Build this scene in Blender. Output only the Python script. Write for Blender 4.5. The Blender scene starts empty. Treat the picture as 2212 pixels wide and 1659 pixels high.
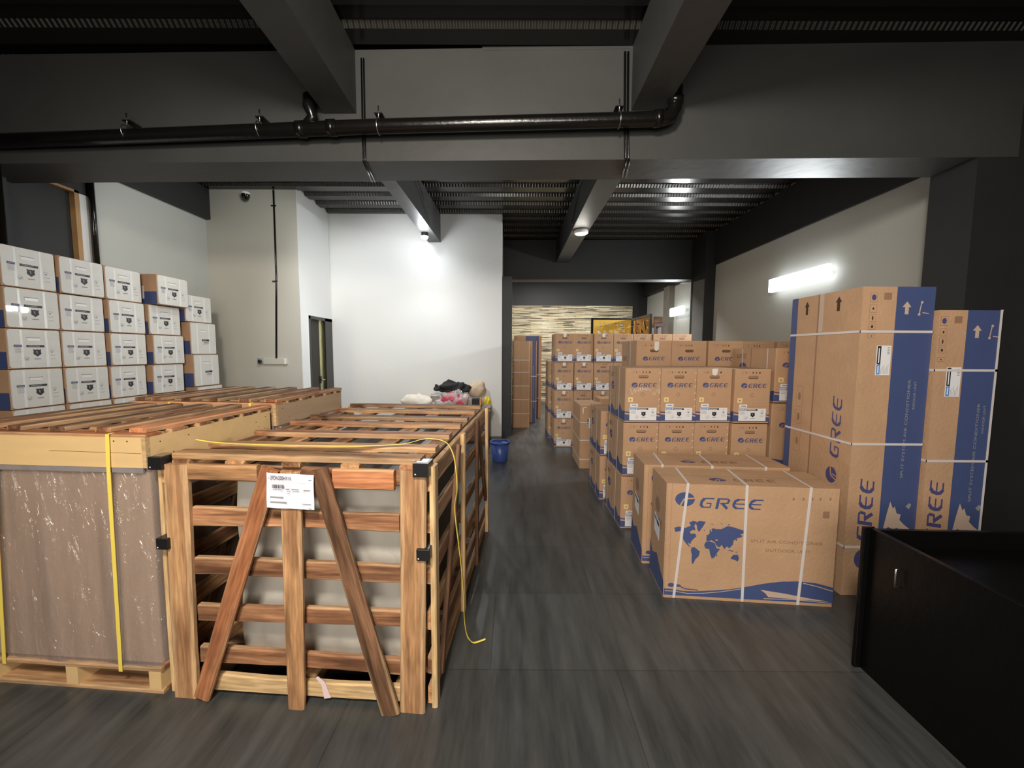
import bpy, math, random
from mathutils import noise
from mathutils import Vector, Matrix
random.seed(7)
S = bpy.context.scene
COL = S.collection
R = math.radians

# ------------------------------------------------------------------ camera
F_PX, W_PX, H_PX = 860.0, 2212.0, 1659.0
EYE = 1.5
pitch = math.atan((829.5 - 760.0) / F_PX); yaw = math.atan(2.0 / F_PX); roll = R(-0.3)
fw = Vector((0, math.cos(pitch), -math.sin(pitch))); up = Vector((0, math.sin(pitch), math.cos(pitch))); rt = Vector((1, 0, 0))
Rz = Matrix.Rotation(yaw, 3, 'Z'); fw, up, rt = Rz @ fw, Rz @ up, Rz @ rt
rt2 = rt * math.cos(roll) - up * math.sin(roll); up2 = up * math.cos(roll) + rt * math.sin(roll)
cd = bpy.data.cameras.new('camera'); cam = bpy.data.objects.new('camera', cd); COL.objects.link(cam)
cd.sensor_width = 36.0; cd.lens = 36.0 * F_PX / W_PX; cd.clip_start = 0.05; cd.clip_end = 60
m = Matrix((rt2, up2, -fw)).transposed().to_4x4(); m.translation = (0, 0, EYE); cam.matrix_world = m
S.camera = cam

# ------------------------------------------------------------------ exposure, world, lights
S.view_settings.view_transform = 'Standard'; S.view_settings.look = 'None'
S.view_settings.gamma = 1.0; S.view_settings.exposure = 0.4; S.view_settings.use_curve_mapping = False
wd = bpy.data.worlds.new('world'); S.world = wd; wd.use_nodes = True
wd.node_tree.nodes['Background'].inputs[0].default_value = (0.9, 0.95, 1.0, 1)
wd.node_tree.nodes['Background'].inputs[1].default_value = 0.012

def light(name, kind, loc, power, color=(1, 1, 1), size=0.1, rot=(0, 0, 0), sy=None, spot=None):
    l = bpy.data.lights.new(name, kind); l.energy = power; l.color = color
    if kind == 'AREA':
        l.size = size
        if sy: l.shape = 'RECTANGLE'; l.size_y = sy
    elif kind == 'SPOT':
        l.shadow_soft_size = size; l.spot_size = R(spot); l.spot_blend = 0.6
    else: l.shadow_soft_size = size
    o = bpy.data.objects.new(name, l); o.location = loc; o.rotation_euler = rot; COL.objects.link(o); return o

# the LED spot under the beam by the white wall
light('spotlight_lamp', 'SPOT', (-1.40, 6.38, 3.25), 60, (0.93, 0.97, 1.0), 0.06, (R(-30), 0, 0), spot=150)
light('spotlight_glow', 'POINT', (-1.40, 6.30, 3.22), 7, (0.93, 0.97, 1.0), 0.05)
# the tube lamps on the right wall
light('wall_tube_front', 'AREA', (3.74, 5.44, 2.48), 55, (0.93, 0.98, 1.0), 1.1, (R(90), 0, R(90)), 0.1)
light('wall_tube_rear', 'AREA', (3.70, 9.25, 2.45), 50, (0.93, 0.98, 0.97), 0.7, (R(90), 0, R(90)), 0.1)
# unseen spots added behind the cross beam to brighten the white and left walls
def aim(o, to): o.rotation_euler = (Vector(to) - o.location).to_track_quat('-Z', 'Y').to_euler()
aim(light('wall_fill', 'SPOT', (-1.8, 4.35, 3.70), 165, (0.98, 0.99, 1.0), 0.25, spot=95), (-1.75, 7.0, 1.7))
aim(light('wall_fill_left', 'SPOT', (-2.6, 4.3, 3.70), 50, (0.98, 0.98, 0.93), 0.25, spot=110), (-4.2, 6.0, 2.2))
light('screen_fill', 'POINT', (1.03, 6.26, 3.24), 5, (1.0, 0.95, 0.85), 0.1)  # weak fill added at the unlit round lamp to brighten the screens
# hanging lamp and added fill behind the photographer, added far room fill, side room lamp
aim(light('ceiling_lamp_behind', 'SPOT', (-0.45, -0.6, 3.25), 400, (1.0, 0.90, 0.78), 0.25, spot=118), (0.1, 4.6, 1.1))
light('front_fill', 'AREA', (-0.2, -2.2, 1.9), 90, (1.0, 0.92, 0.82), 2.6, (R(90), 0, 0), 1.5)  # fill added behind the camera to light beams and carton fronts evenly
light('far_room_fill', 'AREA', (0.9, 9.4, 3.55), 115, (1.0, 0.96, 0.90), 0.5)  # unseen light added to brighten the stone wall
light('side_room_lamp', 'POINT', (-3.9, 7.2, 1.7), 420, (1.0, 0.97, 0.7), 0.1)

# ------------------------------------------------------------------ materials
def nt(m): return m.node_tree.nodes, m.node_tree.links
def mk(name, col, rough=0.6, var=0.12, scale=6.0, bump=0.0, bscale=40.0, metal=0.0, spec=0.5, stretch=(1, 1, 1), coat=0.0):
    m = bpy.data.materials.new(name); m.use_nodes = True; N, L = nt(m); b = N['Principled BSDF']
    b.inputs['Roughness'].default_value = rough; b.inputs['Metallic'].default_value = metal
    b.inputs['Specular IOR Level'].default_value = spec; b.inputs['Coat Weight'].default_value = coat
    tc = N.new('ShaderNodeTexCoord'); mp = N.new('ShaderNodeMapping'); mp.inputs['Scale'].default_value = stretch
    L.new(tc.outputs['Object'], mp.inputs[0])
    n = N.new('ShaderNodeTexNoise'); n.inputs['Scale'].default_value = scale; n.inputs['Detail'].default_value = 5
    L.new(mp.outputs[0], n.inputs['Vector'])
    mx = N.new('ShaderNodeMix'); mx.data_type = 'RGBA'
    mx.inputs[6].default_value = (*[c * (1 - var) for c in col], 1); mx.inputs[7].default_value = (*[min(1, c * (1 + var)) for c in col], 1)
    L.new(n.outputs[0], mx.inputs[0]); L.new(mx.outputs[2], b.inputs['Base Color'])
    if bump:
        n2 = N.new('ShaderNodeTexNoise'); n2.inputs['Scale'].default_value = bscale; n2.inputs['Detail'].default_value = 3
        L.new(mp.outputs[0], n2.inputs['Vector'])
        bp = N.new('ShaderNodeBump'); bp.inputs['Strength'].default_value = bump; bp.inputs['Distance'].default_value = 0.01
        L.new(n2.outputs[0], bp.inputs['Height']); L.new(bp.outputs[0], b.inputs['Normal'])
    return m
def emis(name, col, st):
    m = bpy.data.materials.new(name); m.use_nodes = True; N, L = nt(m)
    e = N.new('ShaderNodeEmission'); e.inputs[0].default_value = (*col, 1); e.inputs[1].default_value = st
    L.new(e.outputs[0], N['Material Output'].inputs[0]); return m
def wood(name, c1, c2, c3, dark=0.35, rough=0.6):
    m = bpy.data.materials.new(name); m.use_nodes = True; N, L = nt(m); b = N['Principled BSDF']; b.inputs['Roughness'].default_value = rough
    b.inputs['Specular IOR Level'].default_value = 0.3
    tc = N.new('ShaderNodeTexCoord'); oi = N.new('ShaderNodeObjectInfo')
    ad = N.new('ShaderNodeVectorMath'); ad.operation = 'MULTIPLY_ADD'
    cb = N.new('ShaderNodeCombineXYZ'); L.new(oi.outputs['Random'], cb.inputs[0]); L.new(oi.outputs['Random'], cb.inputs[1]); L.new(oi.outputs['Random'], cb.inputs[2])
    L.new(cb.outputs[0], ad.inputs[0]); ad.inputs[1].default_value = (31, 17, 9); L.new(tc.outputs['Object'], ad.inputs[2])
    mp = N.new('ShaderNodeMapping'); mp.inputs['Scale'].default_value = (1.3, 16, 16); L.new(ad.outputs[0], mp.inputs[0])
    n = N.new('ShaderNodeTexNoise'); n.inputs['Scale'].default_value = 1.6; n.inputs['Detail'].default_value = 8; n.inputs['Distortion'].default_value = 0.6
    L.new(mp.outputs[0], n.inputs['Vector'])
    r = N.new('ShaderNodeValToRGB'); e = r.color_ramp.elements
    e[0].position = 0.32; e[0].color = (*[c * dark for c in c2], 1); e[1].position = 0.72; e[1].color = (*c1, 1)
    e2 = r.color_ramp.elements.new(0.47); e2.color = (*c2, 1)
    L.new(n.outputs[0], r.inputs[0])
    mp2 = N.new('ShaderNodeMapping'); mp2.inputs['Scale'].default_value = (2.2, 6, 6); L.new(ad.outputs[0], mp2.inputs[0])
    n2 = N.new('ShaderNodeTexNoise'); n2.inputs['Scale'].default_value = 1.4; n2.inputs['Detail'].default_value = 3; L.new(mp2.outputs[0], n2.inputs['Vector'])
    r2 = N.new('ShaderNodeValToRGB'); r2.color_ramp.elements[0].position = 0.42; r2.color_ramp.elements[1].position = 0.62
    L.new(n2.outputs[0], r2.inputs[0])
    mx = N.new('ShaderNodeMix'); mx.data_type = 'RGBA'; mx.blend_type = 'MIX'; L.new(r.outputs[0], mx.inputs[6]); mx.inputs[7].default_value = (*c3, 1)
    mm = N.new('ShaderNodeMath'); mm.operation = 'MULTIPLY'; L.new(r2.outputs[0], mm.inputs[0]); mm.inputs[1].default_value = 0.55; L.new(mm.outputs[0], mx.inputs[0])
    hs = N.new('ShaderNodeHueSaturation'); L.new(mx.outputs[2], hs.inputs['Color'])
    mr = N.new('ShaderNodeMapRange'); mr.inputs[3].default_value = 0.72; mr.inputs[4].default_value = 1.25; L.new(oi.outputs['Random'], mr.inputs[0]); L.new(mr.outputs[0], hs.inputs['Value'])
    sx = N.new('ShaderNodeSeparateXYZ'); L.new(tc.outputs['Object'], sx.inputs[0])
    ab = N.new('ShaderNodeMath'); ab.operation = 'ABSOLUTE'; L.new(sx.outputs[1], ab.inputs[0])
    wn = N.new('ShaderNodeMath'); wn.operation = 'MULTIPLY_ADD'; wn.inputs[1].default_value = 0.035; L.new(n2.outputs[0], wn.inputs[0]); L.new(ab.outputs[0], wn.inputs[2])
    er = N.new('ShaderNodeMapRange'); er.inputs[1].default_value = 0.048; er.inputs[2].default_value = 0.056; er.inputs[4].default_value = 0.42; L.new(wn.outputs[0], er.inputs[0])
    sw = N.new('ShaderNodeMix'); sw.data_type = 'RGBA'; L.new(er.outputs[0], sw.inputs[0]); L.new(hs.outputs[0], sw.inputs[6]); sw.inputs[7].default_value = (0.72, 0.50, 0.28, 1)
    fg = N.new('ShaderNodeTexNoise'); fg.inputs['Scale'].default_value = 6; fg.inputs['Detail'].default_value = 6; L.new(mp.outputs[0], fg.inputs['Vector'])
    fr_ = N.new('ShaderNodeMapRange'); fr_.inputs[1].default_value = 0.35; fr_.inputs[2].default_value = 0.65; fr_.inputs[3].default_value = 0.72; fr_.inputs[4].default_value = 1.15; L.new(fg.outputs[0], fr_.inputs[0])
    fm = N.new('ShaderNodeMix'); fm.data_type = 'RGBA'; fm.blend_type = 'MULTIPLY'; fm.inputs[0].default_value = 1; L.new(sw.outputs[2], fm.inputs[6]); L.new(fr_.outputs[0], fm.inputs[7])
    L.new(fm.outputs[2], b.inputs['Base Color'])
    bp = N.new('ShaderNodeBump'); bp.inputs['Strength'].default_value = 0.5; bp.inputs['Distance'].default_value = 0.004
    L.new(n.outputs[0], bp.inputs['Height']); L.new(bp.outputs[0], b.inputs['Normal'])
    return m
def film(name, amt=0.2, white=0.08, rough=0.12):
    m = bpy.data.materials.new(name); m.use_nodes = True; N, L = nt(m)
    N.remove(N['Principled BSDF']); t = N.new('ShaderNodeBsdfTransparent'); g = N.new('ShaderNodeBsdfGlossy'); g.inputs['Roughness'].default_value = rough
    d = N.new('ShaderNodeBsdfDiffuse'); d.inputs[0].default_value = (0.8, 0.8, 0.8, 1)
    a = N.new('ShaderNodeMixShader'); a.inputs[0].default_value = white; L.new(t.outputs[0], a.inputs[1]); L.new(d.outputs[0], a.inputs[2])
    fr = N.new('ShaderNodeLayerWeight'); fr.inputs[0].default_value = 0.35
    mm = N.new('ShaderNodeMath'); mm.operation = 'MULTIPLY_ADD'; mm.inputs[1].default_value = 0.6; mm.inputs[2].default_value = amt; L.new(fr.outputs['Fresnel'], mm.inputs[0])
    c = N.new('ShaderNodeMixShader'); L.new(mm.outputs[0], c.inputs[0]); L.new(a.outputs[0], c.inputs[1]); L.new(g.outputs[0], c.inputs[2])
    tc = N.new('ShaderNodeTexCoord'); mp = N.new('ShaderNodeMapping'); mp.inputs['Scale'].default_value = (9, 9, 2.2); L.new(tc.outputs['Object'], mp.inputs[0])
    n = N.new('ShaderNodeTexNoise'); n.inputs['Scale'].default_value = 2.5; n.inputs['Detail'].default_value = 4; n.inputs['Distortion'].default_value = 1.2; L.new(mp.outputs[0], n.inputs['Vector'])
    bp = N.new('ShaderNodeBump'); bp.inputs['Strength'].default_value = 1.0; bp.inputs['Distance'].default_value = 0.05; L.new(n.outputs[0], bp.inputs['Height'])
    L.new(bp.outputs[0], g.inputs['Normal']); L.new(c.outputs[0], N['Material Output'].inputs[0]); return m

M = {}
M['card'] = mk('cardboard', (0.50, 0.315, 0.19), 0.72, 0.16, 5, 0.25, 45, spec=0.25)
M['carddark'] = mk('cardboard_inside', (0.16, 0.085, 0.045), 0.8)
M['cardline'] = mk('faded_print', (0.30, 0.17, 0.105), 0.75)
M['blue'] = mk('blue_print', (0.058, 0.085, 0.215), 0.55, 0.08)
M['navy'] = mk('navy_print', (0.075, 0.07, 0.20), 0.55, 0.08)
M['ink'] = mk('dark_ink', (0.02, 0.02, 0.025), 0.5)
M['greyink'] = mk('grey_ink', (0.28, 0.29, 0.30), 0.6)
M['tan'] = mk('tan_print', (0.55, 0.42, 0.33), 0.6)
M['sticker'] = mk('white_sticker', (0.80, 0.81, 0.84), 0.4, 0.03)
M['skyblue'] = mk('sticker_blue', (0.12, 0.27, 0.62), 0.4)
M['yellowst'] = mk('yellow_sticker', (0.80, 0.62, 0.30), 0.5)
M['tape'] = mk('white_tape', (0.75, 0.73, 0.70), 0.35, 0.1)
M['strap'] = mk('strapping_white', (0.66, 0.62, 0.60), 0.4, 0.05)
M['ystrap'] = mk('strapping_yellow', (0.85, 0.68, 0.12), 0.35, 0.08)
M['foam'] = mk('white_wrapped_face', (0.66, 0.65, 0.61), 0.38, 0.06, 4, 0.45, 9, spec=0.6, coat=0.3)
M['foamlite'] = mk('white_tape_strip', (0.80, 0.80, 0.78), 0.25, 0.04, spec=0.6)
M['darkline'] = mk('dark_seam', (0.06, 0.03, 0.02), 0.8)  # flat dark brown for carton seams, slots, printed marks and the cabinet plinth
M['white'] = mk('white_wall_paint', (0.72, 0.73, 0.72), 0.75, 0.035, 1.2, 0.1, 25)
M['dimwhite'] = mk('white_paint_less_light', (0.52, 0.51, 0.45), 0.75, 0.04, 1.2, 0.1, 25)  # same paint as the white wall, darkened for its weaker light
M['dimside'] = mk('white_paint_side_dimmed', (0.50, 0.515, 0.49), 0.7, 0.06, 0.8, 0.1, 25)  # white wall paint, darkened for the lesser light on the side walls
M['pierlit'] = mk('lit_pier_side', (0.17, 0.18, 0.19), 0.6)  # lit side of the black pier, its light put in the colour
M['black'] = mk('black_wall_paint', (0.024, 0.025, 0.026), 0.55, 0.2, 1.6, 0.3, 9, spec=0.4)
M['beam'] = mk('dark_beam_paint', (0.058, 0.060, 0.059), 0.5, 0.18, 1.8, 0.25, 7, spec=0.45)
M['deck'] = mk('black_deck_paint', (0.013, 0.0125, 0.012), 0.20, 0.2, 4, 0.03, 30, spec=0.35)
M['gloss'] = mk('black_gloss_paint', (0.006, 0.0055, 0.005), 0.22, 0.2, 8, 0.15, 30, spec=0.6)
M['desk'] = mk('black_lacquer', (0.003, 0.003, 0.003), 0.3, 0.2, 8, 0.1, 30, spec=0.25)
M['blackpl'] = mk('black_bracket', (0.012, 0.012, 0.013), 0.35)
M['galv'] = mk('steel', (0.5, 0.5, 0.52), 0.3, metal=1.0)
M['woodb'] = wood('rough_brown_wood', (0.46, 0.245, 0.125), (0.30, 0.14, 0.07), (0.13, 0.055, 0.028))
M['woodr'] = wood('reddish_wood', (0.55, 0.25, 0.12), (0.44, 0.17, 0.07), (0.22, 0.08, 0.04), 0.6)
M['woodd'] = wood('dark_brown_wood', (0.33, 0.18, 0.10), (0.17, 0.085, 0.045), (0.08, 0.04, 0.02))
M['woodp'] = wood('pale_wood', (0.80, 0.58, 0.31), (0.72, 0.49, 0.25), (0.52, 0.33, 0.15), 0.8)
M['woodm'] = wood('tan_wood', (0.62, 0.37, 0.18), (0.44, 0.235, 0.11), (0.20, 0.09, 0.045), 0.5)
M['ply'] = mk('plywood', (0.66, 0.46, 0.22), 0.6, 0.12, 3, 0.05, 40, stretch=(1, 6, 6))
M['plyold'] = mk('weathered_board', (0.40, 0.28, 0.17), 0.7, 0.2, 3, 0.1, 40, stretch=(6, 1, 6))
M['wrapw'] = mk('milky_foam', (0.58, 0.56, 0.50), 0.3, 0.1, 2, 0.4, 7, spec=0.7, coat=0.4)
M['wrapd'] = mk('dark_unit', (0.055, 0.055, 0.055), 0.4, 0.2, 4)
M['film'] = film('plastic_film', 0.10, 0.15, 0.16)
M['bag'] = film('plastic_bag', 0.15, 0.35)
M['bucket'] = mk('blue_plastic', (0.04, 0.08, 0.30), 0.35, 0.1)
M['redbrown'] = mk('dark_red_wood', (0.09, 0.035, 0.025), 0.45, 0.2)
M['paper'] = mk('white_paper', (0.80, 0.80, 0.90), 0.6, 0.02)
M['pink'] = mk('pink_tape', (0.75, 0.60, 0.62), 0.5)
M['yellow'] = mk('yellow_panel', (0.95, 0.58, 0.07), 0.4, 0.05)
M['orange'] = mk('amber_panel', (0.60, 0.28, 0.05), 0.4, 0.05)
M['pillow'] = mk('cream_fabric', (0.72, 0.66, 0.58), 0.9, 0.15, 10, 0.4, 12)
M['tanfab'] = mk('tan_fabric', (0.60, 0.47, 0.34), 0.9, 0.1, 10, 0.3, 12)
M['blackfab'] = mk('black_fabric', (0.015, 0.015, 0.017), 0.8, 0.2, 10, 0.3, 14)
M['red'] = mk('red_cloth', (0.45, 0.05, 0.08), 0.6, 0.4, 18, 0.4, 14)
M['greycl'] = mk('grey_cloth', (0.22, 0.20, 0.20), 0.8, 0.3, 12, 0.3, 14)
M['yelplas'] = mk('yellow_plastic', (0.75, 0.60, 0.03), 0.4)
M['lamp'] = emis('lamp_diffuser', (0.95, 0.99, 1.0), 3.0)
M['lamp2'] = emis('rear_lamp_diffuser', (0.95, 1.0, 0.98), 2.5)
M['led'] = emis('led_face', (0.92, 0.96, 1.0), 40)
M['opal'] = mk('opal_plastic', (0.85, 0.84, 0.78), 0.4, 0.02)
M['doorleaf'] = mk('dark_olive_door', (0.028, 0.025, 0.017), 0.6, 0.15)
M['glow'] = mk('bright_side_room_paint', (0.8, 0.8, 0.45), 0.7)
M['trimw'] = mk('orange_wood_trim', (0.42, 0.24, 0.10), 0.5, 0.15)
M['concrete'] = mk('concrete', (0.20, 0.185, 0.16), 0.8, 0.25, 5, 0.2)
M['pvc'] = mk('white_pvc', (0.58, 0.57, 0.50), 0.5, 0.03)

def deck_web():
    m = bpy.data.materials.new('embossed_deck_web'); m.use_nodes = True; N, L = nt(m); b = N['Principled BSDF']
    b.inputs['Base Color'].default_value = (0.11, 0.105, 0.095, 1); b.inputs['Metallic'].default_value = 0.75; b.inputs['Roughness'].default_value = 0.28; b.inputs['Specular IOR Level'].default_value = 0.8  # web coloured lighter than the black deck to carry its lamp reflections
    tc = N.new('ShaderNodeTexCoord'); w = N.new('ShaderNodeTexWave'); w.bands_direction = 'X'; w.inputs['Scale'].default_value = 7.5
    L.new(tc.outputs['Object'], w.inputs['Vector']); bp = N.new('ShaderNodeBump'); bp.inputs['Strength'].default_value = 1.0; bp.inputs['Distance'].default_value = 0.012
    L.new(w.outputs['Fac'], bp.inputs['Height']); L.new(bp.outputs[0], b.inputs['Normal']); return m
M['web'] = deck_web()
def floor_mat():
    m = bpy.data.materials.new('dark_floor_tiles'); m.use_nodes = True; N, L = nt(m); b = N['Principled BSDF']
    tc = N.new('ShaderNodeTexCoord'); mp = N.new('ShaderNodeMapping'); mp.inputs['Scale'].default_value = (7, 0.9, 1); L.new(tc.outputs['Object'], mp.inputs[0])
    n = N.new('ShaderNodeTexNoise'); n.inputs['Scale'].default_value = 2.0; n.inputs['Detail'].default_value = 9; n.inputs['Roughness'].default_value = 0.65; L.new(mp.outputs[0], n.inputs['Vector'])
    r = N.new('ShaderNodeValToRGB'); e = r.color_ramp.elements; e[0].position = 0.3; e[0].color = (0.038, 0.040, 0.040, 1); e[1].position = 0.75; e[1].color = (0.098, 0.102, 0.102, 1)
    L.new(n.outputs[0], r.inputs[0])
    br = N.new('ShaderNodeTexBrick'); br.inputs['Scale'].default_value = 1.0; br.offset = 0.5; br.inputs['Mortar Size'].default_value = 0.0025
    br.inputs['Brick Width'].default_value = 1.2; br.inputs['Row Height'].default_value = 0.6; br.inputs['Color1'].default_value = (1, 1, 1, 1); br.inputs['Color2'].default_value = (0.8, 0.8, 0.8, 1); br.inputs['Mortar'].default_value = (0.55, 0.55, 0.55, 1)
    mp3 = N.new('ShaderNodeMapping'); mp3.inputs['Location'].default_value = (0.1, 0.03, 0); L.new(tc.outputs['Object'], mp3.inputs[0]); L.new(mp3.outputs[0], br.inputs['Vector'])
    mx = N.new('ShaderNodeMix'); mx.data_type = 'RGBA'; mx.blend_type = 'MULTIPLY'; mx.inputs[0].default_value = 1; L.new(r.outputs[0], mx.inputs[6]); L.new(br.outputs[0], mx.inputs[7])
    L.new(mx.outputs[2], b.inputs['Base Color'])
    mr = N.new('ShaderNodeMapRange'); mr.inputs[3].default_value = 0.22; mr.inputs[4].default_value = 0.45; L.new(n.outputs[0], mr.inputs[0]); L.new(mr.outputs[0], b.inputs['Roughness'])
    bp = N.new('ShaderNodeBump'); bp.inputs['Strength'].default_value = 0.15; bp.inputs['Distance'].default_value = 0.004; L.new(n.outputs[0], bp.inputs['Height']); L.new(bp.outputs[0], b.inputs['Normal'])
    return m
M['floor'] = floor_mat()
def stone_mat():
    m = bpy.data.materials.new('split_stone_strips'); m.use_nodes = True; N, L = nt(m); b = N['Principled BSDF']; b.inputs['Roughness'].default_value = 0.8
    tc = N.new('ShaderNodeTexCoord'); sp = N.new('ShaderNodeSeparateXYZ'); cb = N.new('ShaderNodeCombineXYZ'); L.new(tc.outputs['Object'], sp.inputs[0]); L.new(sp.outputs[0], cb.inputs[0]); L.new(sp.outputs[2], cb.inputs[1])
    br = N.new('ShaderNodeTexBrick'); br.offset = 0.37; br.offset_frequency = 2; br.squash = 1.6; br.squash_frequency = 3
    for k, v in (('Scale', 1.0), ('Mortar Size', 0.003), ('Bias', -0.25), ('Brick Width', 0.5), ('Row Height', 0.036)): br.inputs[k].default_value = v
    br.inputs['Color1'].default_value = (0.74, 0.67, 0.50, 1); br.inputs['Color2'].default_value = (0.34, 0.27, 0.18, 1); br.inputs['Mortar'].default_value = (0.10, 0.08, 0.06, 1)
    L.new(cb.outputs[0], br.inputs['Vector'])
    mp = N.new('ShaderNodeMapping'); mp.inputs['Scale'].default_value = (1.6, 27.7, 1); L.new(cb.outputs[0], mp.inputs[0])
    n = N.new('ShaderNodeTexNoise'); n.inputs['Scale'].default_value = 1.0; n.inputs['Detail'].default_value = 1; L.new(mp.outputs[0], n.inputs['Vector'])
    r = N.new('ShaderNodeValToRGB'); r.color_ramp.interpolation = 'CONSTANT'; e = r.color_ramp.elements; e[0].position = 0; e[0].color = (0.22, 0.21, 0.22, 1); e[1].position = 0.40; e[1].color = (0.8, 0.76, 0.66, 1)
    x = e.new(0.52); x.color = (1, 1, 1, 1); L.new(n.outputs[0], r.inputs[0])
    mx = N.new('ShaderNodeMix'); mx.data_type = 'RGBA'; mx.blend_type = 'MULTIPLY'; mx.inputs[0].default_value = 1; L.new(br.outputs[0], mx.inputs[6]); L.new(r.outputs[0], mx.inputs[7]); L.new(mx.outputs[2], b.inputs['Base Color'])
    bp = N.new('ShaderNodeBump'); bp.inputs['Strength'].default_value = 0.8; bp.inputs['Distance'].default_value = 0.02; L.new(br.outputs['Fac'], bp.inputs['Height']); bp.invert = True; L.new(bp.outputs[0], b.inputs['Normal'])
    return m
M['stone'] = stone_mat()

# ------------------------------------------------------------------ mesh helpers
class MB:
    def __init__(s): s.v = []; s.f = []; s.m = []; s.mats = []; s.sm = []
    def mi(s, k):
        if k not in s.mats: s.mats.append(k)
        return s.mats.index(k)
    def add(s, vs, fs, k, smooth=False):
        o = len(s.v); s.v += [tuple(v) for v in vs]; i = s.mi(k)
        for f in fs: s.f.append(tuple(o + a for a in f)); s.m.append(i); s.sm.append(smooth)
        return s
    def box(s, x0, x1, y0, y1, z0, z1, k):
        return s.add([(x0, y0, z0), (x1, y0, z0), (x1, y1, z0), (x0, y1, z0), (x0, y0, z1), (x1, y0, z1), (x1, y1, z1), (x0, y1, z1)],
                     [(3, 2, 1, 0), (4, 5, 6, 7), (0, 1, 5, 4), (1, 2, 6, 5), (2, 3, 7, 6), (3, 0, 4, 7)], k)
    def prism(s, pts, z0, z1, k):       # polygon in XY pulled along Z
        n = len(pts)
        return s.add([(x, y, z0) for x, y in pts] + [(x, y, z1) for x, y in pts],
                     [tuple(range(n))[::-1], tuple(range(n, 2 * n))] + [(i, (i + 1) % n, n + (i + 1) % n, n + i) for i in range(n)], k)
    def tube(s, path, r, k, n=10, caps=True):
        P = [Vector(p) for p in path]; vs = []; fs = []
        rr = r if isinstance(r, (list, tuple)) else [r] * len(P); prev = None
        for i, p in enumerate(P):
            t = (P[min(i + 1, len(P) - 1)] - P[max(i - 1, 0)]).normalized()
            if prev is None: a = t.orthogonal().normalized()
            else: a = (prev - t * prev.dot(t)).normalized()
            prev = a; b = t.cross(a)
            for j in range(n):
                q = 2 * math.pi * j / n; vs.append(p + (a * math.cos(q) + b * math.sin(q)) * rr[i])
        for i in range(len(P) - 1):
            for j in range(n): fs.append((i * n + j, i * n + (j + 1) % n, (i + 1) * n + (j + 1) % n, (i + 1) * n + j))
        if caps: fs += [tuple(range(n))[::-1], tuple((len(P) - 1) * n + j for j in range(n))]
        return s.add(vs, fs, k, True)
    def lathe(s, prof, c, k, n=24):
        vs = []; fs = []; m_ = len(prof)
        for j in range(n):
            q = 2 * math.pi * j / n
            for r, z in prof: vs.append((c[0] + r * math.cos(q), c[1] + r * math.sin(q), c[2] + z))
        for j in range(n):
            for i in range(m_ - 1): fs.append((j * m_ + i, ((j + 1) % n) * m_ + i, ((j + 1) % n) * m_ + i + 1, j * m_ + i + 1))
        return s.add(vs, fs, k, True)
    def band(s, path, w, t, side, k):   # flat strap along a path; side = width direction
        P = [Vector(p) for p in path]; sd = Vector(side).normalized() * w / 2; vs = []; fs = []
        for i, p in enumerate(P):
            d = (P[min(i + 1, len(P) - 1)] - P[max(i - 1, 0)]).normalized(); nn = d.cross(sd).normalized() * t / 2
            vs += [p - sd - nn, p + sd - nn, p + sd + nn, p - sd + nn]
        for i in range(len(P) - 1):
            for j in range(4): fs.append((i * 4 + j, i * 4 + (j + 1) % 4, i * 4 + 4 + (j + 1) % 4, i * 4 + 4 + j))
        fs += [(3, 2, 1, 0), tuple(len(P) * 4 - 4 + j for j in range(4))]
        return s.add(vs, fs, k)
    def build(s, name, parent=None, loc=(0, 0, 0), rot=None, bevel=0.0):
        me = bpy.data.meshes.new(name); me.from_pydata(s.v, [], s.f)
        for k in s.mats: me.materials.append(M[k])
        me.polygons.foreach_set('material_index', s.m); me.polygons.foreach_set('use_smooth', s.sm); me.update()
        o = bpy.data.objects.new(name, me); COL.objects.link(o); o.location = loc
        if rot is not None: o.rotation_euler = rot
        if parent: o.parent = parent
        if bevel:
            b = o.modifiers.new('b', 'BEVEL'); b.width = bevel; b.segments = 2; b.limit_method = 'ANGLE'
        return o
def tag(o, label, cat, group=None):
    o['label'] = label; o['category'] = cat
    if group: o['group'] = group
    return o
def struct(mb, name, **k):
    o = mb.build(name, **k)
    if not k.get('parent'): o['kind'] = 'structure'
    return o
def empty(name, loc, rz=0.0):
    o = bpy.data.objects.new(name, None); o.empty_display_size = 0.1; o.location = loc; o.rotation_euler = (0, 0, rz); COL.objects.link(o); return o
def copy_tree(o, parent=None):
    c = o.copy(); COL.objects.link(c); c.parent = parent
    for ch in [q for q in COL.objects if q.parent == o]: copy_tree(ch, c)
    return c

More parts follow.
